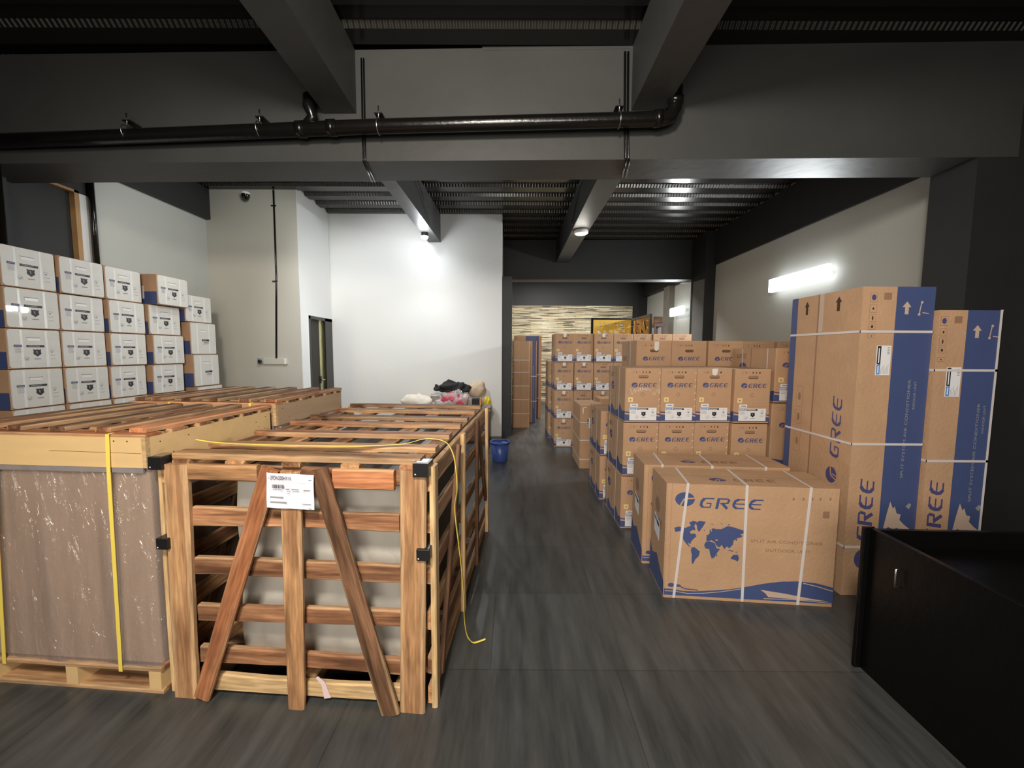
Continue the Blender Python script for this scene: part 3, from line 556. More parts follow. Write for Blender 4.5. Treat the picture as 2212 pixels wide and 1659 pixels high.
def add_tape(o, x, z0, z1, d):
    b = MB(); F = Face(b, (0, 0, 0), (1, 0, 0), (0, 0, 1))
    pts = [(x - 0.022, z1), (x - 0.025, (z0 + z1) / 2), (x - 0.018, z0), (x + 0.006, z0 - 0.006), (x + 0.021, z0 + 0.01), (x + 0.024, z1)]
    F.slab(pts, 0.001, 'tape', 0.0014); b.build('tape', o)
def side_tape(o, d, h, xs):
    b = MB(); L = Face(b, (0, d, 0), (0, -1, 0), (0, 0, 1))
    for q in xs: L.slab([(d * q, 0), (d * q + 0.010, 0), (d * q + 0.010, h), (d * q, h)], 0.0008, 'strap', 0.0006)
    b.build('side_strap', o)
def staples(o, w, h, n=7):
    b = MB(); F = Face(b, (0, 0, 0), (1, 0, 0), (0, 0, 1))
    for i in range(n):
        z = h - 0.045 - i * 0.055; F.slab([(w - 0.020, z), (w - 0.017, z - 0.003), (w - 0.008, z + 0.007), (w - 0.011, z + 0.010)], 0.0006, 'foamlite', 0.0008)
    b.build('staples', o)
protoB = small_carton(0.298, 0.57, 0.455, 'B'); stickers(protoB, 0.298)
protoBt = small_carton(0.298, 0.57, 0.455, 'B'); stickers(protoBt, 0.298); add_tape(protoBt, 0.149, 0.40, 0.452, 0.57); 
protoBs = small_carton(0.298, 0.57, 0.455, 'B'); stickers(protoBs, 0.298); side_tape(protoBs, 0.57, 0.452, (0.14, 0.66)); staples(protoBs, 0.298, 0.455)
protoBn = small_carton(0.298, 0.57, 0.455, 'B'); stickers(protoBn, 0.298); staples(protoBn, 0.298, 0.455, 6)
protoC = small_carton(0.355, 0.55, 0.54, 'C')
protoCt = small_carton(0.355, 0.55, 0.54, 'C'); add_tape(protoCt, 0.2, 0.44, 0.53, 0.55); side_tape(protoCt, 0.55, 0.54, (0.6,))
used = set()
def put(proto, loc_, rz, label, cat, group, sc=None):
    if proto.name in used: o = copy_tree(proto)
    else: o = proto; used.add(proto.name)
    o.location = loc_; o.rotation_euler = (0, 0, rz)
    if sc: o.scale = sc
    tag(o, label, cat, group); return o
ORD = ['leftmost', 'second from left', 'third from left', 'fourth from left', 'fifth from left', 'sixth from left', 'rightmost']
# A : rear stack, four high
rowA = ['bottom row', 'second row up', 'third row up', 'top row']
for c in range(7):
    for r in range(4):
        if c > 3 and r < 3 and c != 4: pass
        w = 0.3025; jx = random.uniform(-.004, .004); jy = random.uniform(-.012, .012)
        pr = protoBt if (c < 3 and (c + r) % 2 == 1) or (c == 0) else protoB
        put(pr, (0.655 + c * w + jx - 0.013 * r * 0, 6.225 + jy, r * 0.4475), R(random.uniform(-.12, .12)), 'brown carton, %s column, %s, of the rear four-high stack' % (ORD[c], rowA[r]), 'box', 'cartons in the rear four-high stack', (1.0, 1.05, 0.983))
# a second rank behind the first column
for r in range(3): put(protoB, (0.612, 6.86, r * 0.4475), 0, 'brown carton half hidden behind the rear stack, %s' % ['on the floor', 'one up', 'two up'][r], 'box', 'cartons behind the rear stack', (1.0, 1, 0.983))
# B : front stack, four wide and three high
rowB = ['bottom row', 'middle row', 'top row']; col4 = ['leftmost', 'second from left', 'third from left', 'rightmost']
xb = [0.935, 1.2345, 1.534, 1.836]; yb_ = [3.30, 3.305, 3.315, 3.285]
for c in range(4):
    for r in range(3):
        pr = protoBs if c == 0 else (protoBt if (c == 2 and r == 2) else (protoBn if c < 3 else protoB))
        extra = ' with white chalk handwriting' if (c, r) == (0, 2) else ''
        o = put(pr, (xb[c] - 0.012 + 0.006 * r, yb_[c] + random.uniform(-.004, .004), r * 0.4585), R(0.0 if c < 3 else -0.15), 'brown carton%s, %s in the %s of the front stack' % (extra, col4[c], rowB[r]), 'box', 'cartons in the front stack', (0.995, 1, 1.0))
        if extra:
            b = MB(); F = Face(b, (0, 0, 0), (1, 0, 0), (0, 0, 1)); Zc = lambda x, y: ((x - 415) * 0.11455 * 0.00384 + 0.0, 0.455 - (y - 190) * 0.11455 * 0.00388)
            for st_ in ([(508, 575), (545, 690), (590, 590), (610, 650), (640, 570)], [(700, 560), (660, 590), (665, 630), (700, 600), (705, 560), (715, 620)], [(735, 540), (745, 610), (765, 570), (790, 600), (810, 565), (825, 610), (850, 570), (880, 605), (890, 625)], [(940, 640), (955, 690), (970, 695), (1020, 590)], [(1050, 570), (1048, 630), (1075, 640), (1075, 580), (1050, 570)]):
                F.stroke([Zc(*q) for q in st_], 0.0022, 'foamlite', 0.0018)
            b.build('chalk_writing', o)
# C : taller cartons behind the front stack
for c in range(5):
    for r in range(3):
        if c < 5:
            pr = protoCt if c == 0 else protoC
            put(pr, (1.252 + c * 0.364 + (0.0 if c < 3 else 0.01), 4.05 + (0.0, 0.02, 0.0, 0.10, 0.06)[c], r * 0.5415), 0, 'taller brown carton, %s of five, %s, behind the front stack' % (['leftmost', 'second from left', 'middle', 'second from right', 'rightmost'][c], rowB[r]), 'box', 'taller cartons behind the front stack')
# D : column between front stack and tall cartons
for r in range(2): put(protoC, (2.17, 3.31, r * 0.5435), 0, 'brown carton at the %s of the pile between front stack and tall cartons' % ['bottom', 'middle'][r], 'box', 'pile beside the front stack')
o = put(protoB, (2.172, 3.30, 1.088), 0, 'brown carton with two white straps topping the pile left of the tall cartons', 'box', 'pile beside the front stack', (1.1, 1.14, 1))
side_tape(o, 0.57, 0.452, (0.25, 0.82))
b = MB(); L = Face(b, (0, 0.57, 0), (0, -1, 0), (0, 0, 1)); L.slab([(0.38, 0.02), (0.52, 0.02), (0.52, 0.10), (0.38, 0.10)], .0008, 'sticker', .002); L.rect(0.39, .07, .5, .09, 'ink', .003); b.build('side_label', o)
# G : two cartons left of the front stack
for r in range(2): put(protoBs, (0.885, 3.96, r * 0.4585), R(-1), 'brown carton left behind the front stack by the aisle, %s of two' % ['lower', 'upper'][r], 'box', 'two-high pile by the aisle', (1, 1.05, 1))
# H : strapped upright carton, and a plain one behind
def strapped(w, d, h, zs, name='cardboard_box', lab=None):
    o = empty(name, (0, 0, 0)); b = MB(); c = 0.02
    b.prism([(c, 0), (w - c, 0), (w, c), (w, d), (0, d), (0, c)], 0.0, h, 'card')
    T = Face(b, (0, 0, h), (1, 0, 0), (0, 1, 0)); T.rect(0, d * .5 - .004, w, d * .5 + .004, 'cardline'); F = Face(b, (0, 0, 0), (1, 0, 0), (0, 0, 1))
    F.rect(w * .5, 0, w * .51, h, 'cardline'); b.build('body', o)
    for z in zs:
        b = MB(); e = 0.003; P = [(-e, d + e), (-e, -e), (w + e, -e), (w + e, d + e)]
        for i in range(4):
            a, q = P[i], P[(i + 1) % 4]; b.band([(a[0], a[1], z + (0.02 if a[1] > d * .5 and a[0] < w / 2 else 0)), (q[0], q[1], z + (0.02 if q[1] > d * .5 and q[0] < w / 2 else 0))], 0.012, 0.002, (0, 0, 1), 'strap')
        b.build('strap', o)
    if lab:
        b = MB(); F = Face(b, (0, 0, 0), (1, 0, 0), (0, 0, 1)); x0, z0, x1, z1 = lab; F.slab([(x0, z0), (x1, z0), (x1, z1), (x0, z1)], .001, 'sticker', .001)
        F.rect(x0 + .002, z0 + .003, x0 + (x1 - x0) * .3, z0 + (z1 - z0) * .35, 'skyblue', .0025); F.rect(x0 + .002, z0 + (z1 - z0) * .38, x0 + (x1 - x0) * .3, z1 - .004, 'ink', .0025)
        for i in range(4): F.rect(x0 + (x1 - x0) * (.4 + .12 * i), z0 + .01, x0 + (x1 - x0) * (.43 + .12 * i), z0 + (z1 - z0) * (.3 + .1 * (i % 3)), 'greyink', .0025)
        b.build('product_label', o)
    return o
o = strapped(0.32, 0.62, 0.82, (0.12, 0.37, 0.60), lab=(0.09, 0.53, 0.15, 0.66)); o.location = (0.865, 5.05, 0); tag(o, 'plain brown upright carton with three white straps beside the aisle', 'box')
b = MB(); F = Face(b, (0, 0, 0), (1, 0, 0), (0, 0, 1)); F.stroke([(0.035, 0.72), (0.035, 0.79), (0.075, 0.80)], 0.012, 'tape', 0.002); b.build('tape', o)
o = strapped(0.42, 0.35, 0.86, ()); o.location = (1.2, 5.45, 0); tag(o, 'plain brown carton without straps just behind the strapped upright one', 'box')
# I : tall strapped cartons in the far room
o = strapped(0.345, 0.5, 1.715, (0.28, 0.56, 0.83, 1.10, 1.34)); o.location = (-0.015, 7.82, 0); tag(o, 'tall plain carton with five white straps beyond the dark partition', 'box', 'tall cartons beyond the partition')
def blue_tall(w, d, h):
    o = empty('cardboard_box', (0, 0, 0)); b = MB(); b.box(0, w, 0, d, 0, h, 'card'); F = Face(b, (0, 0, 0), (1, 0, 0), (0, 0, 1)); F.rect(w * .42, 0, w * .9, h, 'blue'); F.stroke([(w * .6, .3), (w * .6, 1.2)], .01, 'greyink', .0012); b.build('body', o)
    for z in (0.45, 0.98):
        b = MB(); b.box(-0.004, w + .004, -0.004, d + .004, z, z + .012, 'strap'); b.build('strap', o)
    return o
o = blue_tall(0.16, 0.5, 1.73); o.location = (0.34, 8.42, 0); tag(o, 'narrow tall carton with a blue stripe beside the strapped carton in the far room', 'box', 'tall cartons beyond the partition')
o = blue_tall(0.62, 0.45, 1.86); o.location = (0.02, 9.0, 0); tag(o, 'tallest carton in the far room with a blue corner showing on top', 'box', 'tall cartons beyond the partition')

# F : big outdoor-unit cartons in front
FW, FH, FD = 0.98, 0.718, 0.33
def zf(x, y):
    v = 1 - (y - (120 + .033 * (x - 125))) / (1305 + .035 * (x - 60)); u = (x - (60 + 65 * v)) / (1980 + 5 * v); return (u * FW, v * FH)
def big_carton(full):
    o = empty('cardboard_box', (0, 0, 0)); b = MB(); c = 0.008
    b.prism([(c, 0), (FW - c, 0), (FW, c), (FW, FD - c), (FW - c, FD), (c, FD), (0, FD - c), (0, c)], 0, FH, 'card')
    F = Face(b, (0, 0, 0), (1, 0, 0), (0, 0, 1)); L = Face(b, (0, FD, 0), (0, -1, 0), (0, 0, 1)); T = Face(b, (0, 0, FH), (1, 0, 0), (0, 1, 0))
    if full:
        emblem(F, *zf(333, 300), 0.057, 'blue', 'card', sy=.76); x0, z0 = zf(500, 400); x1, z1 = zf(1240, 285); glyphs(F, x0 - .005, z0 + .003, x1 - x0 + 0.01, 0.062, 'blue')
        na = [(205, 620), (260, 608), (330, 625), (400, 600), (380, 560), (430, 545), (470, 555), (440, 600), (455, 650), (410, 650), (385, 660), (400, 690), (450, 690), (465, 720), (420, 760), (395, 790), (400, 810), (375, 800), (360, 790), (372, 815), (390, 840), (400, 852), (370, 832), (340, 800), (310, 760), (300, 700), (280, 660), (240, 665), (215, 670)]
        gl = [(455, 570), (500, 545), (575, 555), (550, 600), (520, 640), (495, 672), (475, 640), (470, 600)]
        sa = [(405, 850), (440, 845), (505, 895), (490, 950), (450, 985), (425, 1035), (412, 1035), (405, 1000), (410, 930), (398, 890)]
        af = [(575, 785), (620, 780), (680, 800), (700, 860), (740, 870), (700, 920), (680, 960), (645, 980), (625, 930), (615, 870), (570, 860), (555, 820)]
        eu = [(580, 770), (585, 720), (620, 690), (620, 650), (660, 630), (700, 640), (760, 640), (830, 605), (900, 620), (960, 640), (1010, 655), (1015, 690), (980, 700), (985, 735), (940, 745), (900, 770), (890, 820), (850, 860), (820, 840), (790, 870), (760, 820), (735, 850), (700, 830), (680, 790), (640, 765), (600, 780)]
        au = [(865, 970), (900, 935), (930, 940), (945, 930), (962, 975), (948, 1015), (900, 990), (870, 985)]
        for c_ in (na, gl, sa, af, eu, au): F.poly([zf(*q) for q in c_], 'blue', 0.0012)
        for q in ((650, 583, 14, 4), (760, 580, 12, 4), (558, 653, 9, 5), (590, 712, 8, 10), (845, 590, 12, 5), (990, 720, 8, 12), (855, 885, 22, 5), (880, 893, 18, 5), (930, 905, 12, 5), (703, 940, 6, 16), (930, 760, 8, 16), (400, 660, 14, 6)):
            x_, z_ = zf(q[0], q[1]); F.ell(x_, z_, q[2] * .0005, q[3] * .00055, 'blue', .0012, 8)
        for q in ((405, 675, 14, 16), (700, 765, 16, 8), (640, 655, 6, 14)): x_, z_ = zf(q[0], q[1]); F.ell(x_, z_, q[2] * .0005, q[3] * .00055, 'card', .0016, 8)
        x0, z0 = zf(1095, 800); text(F, 'SPLIT AIR CONDITIONER', x0, z0 + .004, 0.405, 0.018, 'cardline'); x0, z0 = zf(1260, 900); text(F, 'OUTDOOR UNIT', x0, z0, 0.255, 0.018, 'cardline')
        for x in (1580, 1690, 1790, 1880, 1990): x_, z_ = zf(x, 300); F.ell(x_, z_, .006, .010, 'cardline', n=8)
        x_, z_ = zf(1945, 480); F.slab([(x_ - .018, z_ - .02), (x_ + .018, z_ - .02), (x_ + .018, z_ + .02), (x_ - .018, z_ + .02)], .0001, 'cardline', .0007)
    wv = [(75, 1320), (150, 1325), (300, 1352), (450, 1358), (650, 1350), (850, 1338), (1050, 1310), (1250, 1275), (1450, 1252), (1650, 1250), (1850, 1275), (2045, 1330)]
    top = [zf(*q) for q in wv]; top[0] = (0.004, top[0][1]); top[-1] = (FW - .004, top[-1][1])
    for i in range(len(top) - 1): F.poly([(top[i][0], .018), (top[i + 1][0], .018), top[i + 1], top[i]], 'blue', 0.0008)
    F.stroke([zf(*q) for q in ((85, 1345), (200, 1352), (350, 1380), (550, 1380), (750, 1365), (980, 1335))], 0.004, 'tan', .0014)
    F.stroke([zf(*q) for q in ((1700, 1272), (1850, 1310), (2030, 1368))], 0.005, 'tan', .0014)
    F.poly([zf(*q) for q in ((1210, 1345), (1500, 1395), (1760, 1450), (2000, 1492), (1700, 1470), (1300, 1432), (1270, 1390))], 'tan', .0014)
    F.stroke([zf(*q) for q in ((1250, 1450), (1600, 1465), (2020, 1512))], 0.004, 'tan', .0014)
    x_, z_ = zf(160, 1280); F.ell(x_, z_, .020, .013, 'blue', .0012); x_, z_ = zf(240, 1288); F.ell(x_, z_, .018, .008, 'blue', .0012)
    F.stroke([zf(230, 1280), zf(320, 1325), zf(480, 1345)], .006, 'navy', .0012)
    F.rect(0.03, 0.1, 0.0315, FH, 'cardline')
    L.poly([(0, .01), (FD, .01), (FD, .10), (FD * .8, .13), (FD * .5, .20), (FD * .2, .16), (0, .22)], 'blue'); L.ell(FD * .45, FH * .72, .05, .05, 'cardline'); glyphs(L, FD * .3, FH * .55, .16, .05, 'cardline')
    T.rect(0, FD / 2 - .03, FW, FD / 2 + .03, 'card', .0005); T.rect(0, FD / 2 - .001, FW, FD / 2 + .001, 'darkline', .0008)
    emblem(T, .33, .10, .05, 'navy', 'card', sy=.6); glyphs(T, .42, .08, .26, .05, 'cardline')
    b.build('body', o)
    b = MB(); L = Face(b, (0, FD, 0), (0, -1, 0), (0, 0, 1)); L.slab([(FD * .28, .33), (FD * .62, .30), (FD * .62, .42), (FD * .28, .45)], .001, 'sticker', .001); L.poly([(FD * .29, .41), (FD * .45, .40), (FD * .45, .425), (FD * .29, .438)], 'skyblue', .0024); L.poly([(FD * .46, .395), (FD * .61, .385), (FD * .61, .41), (FD * .46, .422)], 'ink', .0024); b.build('product_label', o)
    for (tx, ty), (bx_, by_) in (((370, 140), (185, 1440)), ((1050, 165), (995, 1500)), ((1772, 190), (1635, 1530))):
        t_ = zf(tx, ty)[0]; b_ = zf(bx_, by_)[0]; e = .003; b = MB()
        b.band([(b_, -e, 0.002), (t_, -e, FH + e)], .016, .002, (1, 0, 0), 'strap'); b.band([(t_, -e, FH + e), (t_ + .03, FD + e, FH + e)], .016, .002, (1, 0, 0), 'strap'); b.band([(t_ + .03, FD + e, FH + e), (t_ + .02, FD + e, .002)], .016, .002, (1, 0, 0), 'strap')
        b.build('strap', o)
    return o
o = big_carton(True); o.location = (0.930, 2.339, 0); o.rotation_euler = (0, 0, R(-5.0)); tag(o, 'large low carton with a blue world map and three white straps, nearest in the aisle', 'box', 'large low cartons in front')
o = big_carton(True); o.location = (0.925, 2.735, 0); o.rotation_euler = (0, 0, R(-4.0)); tag(o, 'large low carton standing directly behind the world map carton', 'box', 'large low cartons in front')

# E : tall indoor-unit cartons
def tall_carton(w, d, h, xs, first):
    o = empty('cardboard_box', (0, 0, 0)); b = MB(); b.box(0, w, 0, d, 0, h, 'card')
    F = Face(b, (0, 0, 0), (1, 0, 0), (0, 0, 1)); L = Face(b, (0, d, 0), (0, -1, 0), (0, 0, 1))
    F.rect(xs, 0.0, w, h, 'blue')
    glyphs(F, xs - .045 + .0, 0.345, 0.40, 0.085, 'navy', True); emblem(F, xs - .085, 0.235, 0.062, 'navy', 'card', True, sy=.8)
    for i, (z0, z1) in enumerate(((1.80, 1.855), (1.74, 1.785), (1.685, 1.73), (1.64, 1.675), (1.59, 1.615))):
        dz = h - 1.89; x0 = xs - .155; F.rect(x0, z0 + dz, x0 + .042, z1 + dz, 'cardline'); F.rect(x0 + .002, z0 + dz + .002, x0 + .040, z1 + dz - .002, 'card', .0011); F.ell(x0 + .021, (z0 + z1) / 2 + dz, (.014, .006, .005, .008, .004)[i], (.018, .008, .014, .009, .004)[i], 'darkline' if i else 'navy', .0014, 8)
    F.rect(xs - .075, h - .075, xs - .03, h - .035, 'cardline')
    ax = xs + .062; az = h - .13; F.poly([(ax - .010, az - .03), (ax + .012, az - .03), (ax + .012, az + .012), (ax + .026, az + .012), (ax, az + .045), (ax - .026, az + .012), (ax - .010, az + .012)], 'tan', .0012)
    F.stroke([(ax + .075, az - .03), (ax + .085, az + .04)], .006, 'tan', .0012); F.stroke([(ax + .095, az - .02), (ax + .13, az - .025)], .005, 'tan', .0012); F.ell(ax + .075, az - .03, .008, .008, 'tan', .0013, 8); F.ell(ax + .087, az + .04, .008, .008, 'tan', .0013, 8)
    text(F, 'SPLIT SYSTEM AIR CONDITIONER', xs + .122, .745 + (h - 1.89), .60, .016, 'greyink', True); text(F, 'INDOOR UNIT', xs + .158, 1.165 + (h - 1.89), .17, .014, 'greyink', True)
    lf = [(0, 0), (.015, .09), (.03, .165), (.05, .12), (.06, .135), (.075, .09), (.10, .085), (.095, .05), (.125, .02), (.165, -.01), (.12, -.01), (.10, -.015), (.085, .0), (.06, -.01), (.03, .005), (.01, -.01)]
    F.poly([(xs + .03 + x, .435 + z) for x, z in lf], 'tan', .0012); F.poly([(xs + .155 + x, .57 + z) for x, z in ((0, 0), (.02, .022), (.035, .01), (.022, -.018))], 'greyink', .0012)
    if first:
        L.rect(0, 0, .06, h, 'blue'); L.rect(.25, .0, .262, h, 'cardline'); L.rect(.262, h - .25, .3, h, 'tan', .0006)
        for px, q in ((.15, 1.0), (.42, 1.15)): L.poly([(px - .010 * q, h - .125), (px + .010 * q, h - .125), (px + .010 * q, h - .07), (px + .021 * q, h - .07), (px, h - .035), (px - .021 * q, h - .07), (px - .010 * q, h - .07)], 'darkline', .0012)
        emblem(L, d * .92 - .09, .725, .052, 'navy', 'card', True); glyphs(L, .500, .835, .40, .07, 'navy', True)
        for z0, z1 in ((1.12, 1.27), (1.0, 1.1), (.8, .95)): L.rect(.10, z0, .16, z1, 'cardline'); L.rect(.102, z0 + .002, .158, z1 - .002, 'card', .0011); L.ell(.13, (z0 + z1) / 2, .014, .03, 'cardline', .0014, 8)
    b.build('body', o)
    lz = 1.373 + (0 if first else -.125); lx = xs - .095
    b = MB(); F = Face(b, (0, 0, 0), (1, 0, 0), (0, 0, 1)); F.slab([(lx, lz), (lx + .085, lz), (lx + .085, lz + .175), (lx, lz + .175)], .001, 'sticker', .001)
    F.rect(lx + .004, lz + .004, lx + .026, lz + .062, 'skyblue', .0024); F.poly([(lx + .004, lz + .066), (lx + .026, lz + .062), (lx + .026, lz + .172), (lx + .004, lz + .172)], 'ink', .0024)
    F.rect(lx + .011, lz + .072, lx + .018, lz + .160, 'sticker', .0027); F.rect(lx + .011, lz + .012, lx + .018, lz + .055, 'sticker', .0027)
    for i in range(6): F.rect(lx + .032 + i * .008, lz + .006, lx + .034 + i * .008, lz + .04 + .012 * (i % 3), 'greyink', .0024)
    for i in range(5): F.rect(lx + .062, lz + .125 + i * .009, lx + .078, lz + .129 + i * .009, 'greyink', .0024)
    b.build('product_label', o)
    zz = ((1.63, 1.63), (0.955, 0.955), (0.31, .31)) if first else ((1.405, 1.405), (0.86, 0.85), (.3, .3))
    for z, z2 in zz:
        b = MB(); e = .003; b.box(-e, w + e, -e, 0, z - .007, z + .007, 'strap'); b.box(-e, 0, -e, d + e, z - .007, z + .007, 'strap'); b.box(w, w + e, -e, d + e, z - .007, z + .007, 'strap'); b.box(-e, w + e, d, d + e, z - .007, z + .007, 'strap'); b.build('strap', o)
    if not first:
        b = MB(); b.box(w - .012, w + .003, -.003, 0.0, 0, h + .003, 'strap'); b.box(w, w + .003, -.003, .015, 0, h, 'strap'); b.build('edge_protector', o)
    return o
o = tall_carton(0.425, 0.59, 1.892, 0.200, True); o.location = (2.049, 2.374, 0); tag(o, 'tallest upright brown and blue carton behind the black desk, taller of the pair', 'box', 'tall brown and blue cartons by the pier')
o = tall_carton(0.365, 0.55, 1.755, 0.165, False); o.location = (2.484, 2.352, 0); tag(o, 'shorter upright brown and blue carton beside the taller one, next to the pier', 'box', 'tall brown and blue cartons by the pier')

# J : white-faced cartons along the left wall
def white_carton(w, d, h, kind):
    o = empty('white_faced_box', (0, 0, 0)); b = MB(); b.box(0, w, 0.006, d, 0.002, h - .003, 'card')
    L = Face(b, (0, d, 0), (0, -1, 0), (0, 0, 1)); L.rect(0, 0.003, d - .01, h * .42, 'blue'); L.slab([(d * .45, .06), (d * .62, .06), (d * .62, .20), (d * .45, .20)], .001, 'sticker', .001)
    b.build('body', o)
    b = MB(); F = Face(b, (0, 0.006, 0), (1, 0, 0), (0, 0, 1)); r = .022; P = []; x0, x1, z0, z1 = .008, w - .008, .007, h - .007; rn = random.Random(3 + kind)
    for cx, cz, a0 in ((x1 - r, z0 + r, -90), (x1 - r, z1 - r, 0), (x0 + r, z1 - r, 90), (x0 + r, z0 + r, 180)):
        for i in range(5): a = R(a0 + i * 22.5); P.append((cx + r * math.cos(a), cz + r * math.sin(a)))
    F.slab(P, .007, 'foam', 0)
    e = .0078
    for q in (.22, .68): F.poly([(w * q, z0 + .004), (w * q + .022, z0 + .004), (w * q + .020, z1 - .004), (w * q + .003, z1 - .004)], 'foamlite', e)
    hx, hz = w * .47, h * .70
    F.slab([(hx - .045, hz), (hx + .045, hz), (hx + .045, hz + .022), (hx - .045, hz + .022)], .002, 'foamlite', e); F.rect(hx - .05, hz + .024, hx + .05, hz + .029, 'greyink', e)
    b.build('white_wrap', o)
    b = MB(); F = Face(b, (0, 0.006, 0), (1, 0, 0), (0, 0, 1)); e = .0088
    if kind == 0:
        F.rect(w * .11, h * .545, w * .25, h * .60, 'blue', e); F.rect(w * .125, h * .563, w * .235, h * .582, 'greyink', e + .0003)
        F.rect(w * .33, h * .54, w * .66, h * .595, 'ink', e); F.rect(w * .36, h * .558, w * .57, h * .577, 'greyink', e + .0003)
        for i in range(6): F.rect(w * .12, h * (.52 - i * .024), w * (.25 - .02 * (i % 2)), h * (.527 - i * .024), 'greyink', e)
        shield(F, w * .52, h * .40, h * .175, e); F.rect(w * .46, h * .23, w * .58, h * .255, 'greyink', e)
        for q in range(12):
            a = 2 * math.pi * q / 12; F.stroke([(w * .32 + .016 * math.cos(a), h * .25 + .016 * math.sin(a)), (w * .32 + .016 * math.cos(a + .45), h * .25 + .016 * math.sin(a + .45))], .0016, 'greyink', e)
        F.stroke([(w * .30, h * .25), (w * .32, h * .22), (w * .35, h * .27)], .004, 'greyink', e)
        F.ell(w * .80, h * .42, .007, .007, 'greyink', e, 10)
        for q in range(5): a = .4 + q * .45; F.stroke([(w * .80 + .02 * math.cos(a), h * .42 + .02 * math.sin(a)), (w * .80 + .02 * math.cos(a + .4), h * .42 + .02 * math.sin(a + .4))], .002, 'greyink', e)
        for i in range(2): F.rect(w * .77, h * (.33 - i * .1), w * .87, h * (.34 - i * .1), 'greyink', e)
    else:
        F.rect(w * .42, h * .42, w * .70, h * .48, 'ink', e); F.rect(w * .45, h * .44, w * .58, h * .46, 'greyink', e + .0003); F.rect(w * .48, h * .35, w * .68, h * .39, 'greyink', e); F.rect(w * .44, h * .31, w * .66, h * .315, 'greyink', e)
    b.build('product_label', o)
    return o
pw = white_carton(0.385, 0.40, 0.333, 0); pw2 = white_carton(0.41, 0.40, 0.40, 1)
nm = ['nearest', 'second', 'third', 'fourth', 'farthest']
cols = [(-4.07, 3.21), (-4.065, 3.612), (-4.06, 4.02), (-4.02, 4.445), (-3.99, 4.885)]
lv = ['floor level', 'second level', 'third level', 'fourth level', 'fifth level', 'sixth level', 'top level']
for c, (x, y) in enumerate(cols[:4]):
    for r in range(7):
        dx = random.uniform(-.02, .012); dy = random.uniform(-.003, .003)
        if c == 3 and r == 6: dx, dy = 0.075, 0.025
        if c == 3 and r == 5: dx, dy = -0.01, -0.01
        put(pw, (x + dx, y + dy, r * 0.3345), R(90 - .5 + random.uniform(-.4, .4)), 'white-faced carton in the %s column by the left wall, %s' % (nm[c], lv[r]), 'box', 'white-faced cartons along the left wall', (1.07 if c == 3 else 1.0, 1, 1))
hz = [0, 0.348, 0.696, 1.045, 1.447, 1.849]
for r in range(6):
    x, y = cols[4]
    if r in (3, 4): put(pw2, (x + (0.04, 0.02)[r - 3], y + .035, hz[r]), R(89), 'larger white-faced carton in the farthest column by the left wall, %s of two' % ['lower', 'upper'][r - 3], 'box', 'white-faced cartons along the left wall')
    else: put(pw, (x + (.05 if r < 3 else 0), y + (0.06 if r < 3 else 0.0), hz[r]), R(89), 'white-faced carton in the farthest column by the left wall, %s' % (lv[r] if r < 3 else 'topmost'), 'box', 'white-faced cartons along the left wall', (1.08, 1, 1.04 if r < 3 else 1.0))

# ================================================================== SLATTED CRATE
cr = empty('wooden_crate', (-1.457, 1.628, 0), R(-3.74)); tag(cr, 'open slatted wooden crate with a white shipping paper, nearest in the aisle', 'crate')
NF = (0, -1, 0)
def fr(name, x0, z0, x1, z1, w, y, t, k, **kw): return plank(cr, name, (x0, y, z0), (x1, y, z1), NF, w, t, k, **kw)
fr('post', 0.052, 0.0, 0.060, 1.03, 0.112, 0.004, 0.026, 'woodm', seed=1, wane=.18); fr('post', 1.050, 0.0, 1.066, 1.03, 0.112, 0.004, 0.026, 'woodm', seed=8, wane=.10)
for i, (z, zr, w, k) in enumerate(((0.800, 0.803, 0.086, 'woodb'), (0.580, 0.588, 0.085, 'woodb'), (0.375, 0.388, 0.082, 'woodb'), (0.185, 0.180, 0.08, 'woodb'), (0.060, 0.055, 0.078, 'woodp'))): fr('slat', 0.108, z, 1.0, zr, w, 0.024, 0.022, k, seed=20 + i, wane=.22)
fr('slat', 0.118, 0.998, 0.418, 0.998, 0.07, 0.006, 0.024, 'woodm', seed=31, wane=.06); fr('slat', 0.735, 0.985, 0.988, 0.985, 0.084, 0.006, 0.024, 'woodr', seed=32, wane=.03); fr('slat', 0.10, 0.99, 1.02, 0.985, 0.07, 0.032, 0.02, 'woodb', seed=33)
fr('brace', 0.137, 0.018, 0.487, 1.028, 0.075, -0.022, 0.02, 'woodr', seed=41, wane=.1); fr('brace', 0.559, 0.0, 0.572, 1.02, 0.085, -0.022, 0.02, 'woodm', seed=47, wane=.25); fr('brace', 0.965, 0.0, 0.688, 1.03, 0.082, -0.022, 0.02, 'woodd', seed=43, wane=.15)
CL = 1.72
UPN = (0, 0, 1)
for i, (x, w) in enumerate(((0.075, 0.08), (0.31, 0.085), (0.55, 0.085), (0.80, 0.085), (1.05, 0.09))): plank(cr, 'top_rail', (x, 0.0, 1.026), (x, CL, 1.026), UPN, w, 0.02, 'woodm' if i % 2 else 'woodb', seed=60 + i)
plank(cr, 'top_slat', (0.03, 0.045, 1.046), (1.09, 0.045, 1.046), UPN, 0.085, 0.026, 'woodm', seed=71, wane=.1)
for i, (y, w, k) in enumerate(((0.235, 0.085, 'woodm'), (0.51, 0.09, 'woodb'), (0.80, 0.085, 'woodb'), (1.03, 0.085, 'woodd'), (1.33, 0.09, 'woodb'), (1.62, 0.085, 'woodd'))): plank(cr, 'top_slat', (0.02 + .012 * i % .03, y + random.uniform(-.02, .02), 1.046), (1.10, y, 1.046), UPN, w, 0.024, k, seed=80 + i, wane=.2, taper=(lambda q: min(1, .35 + q * 6)))
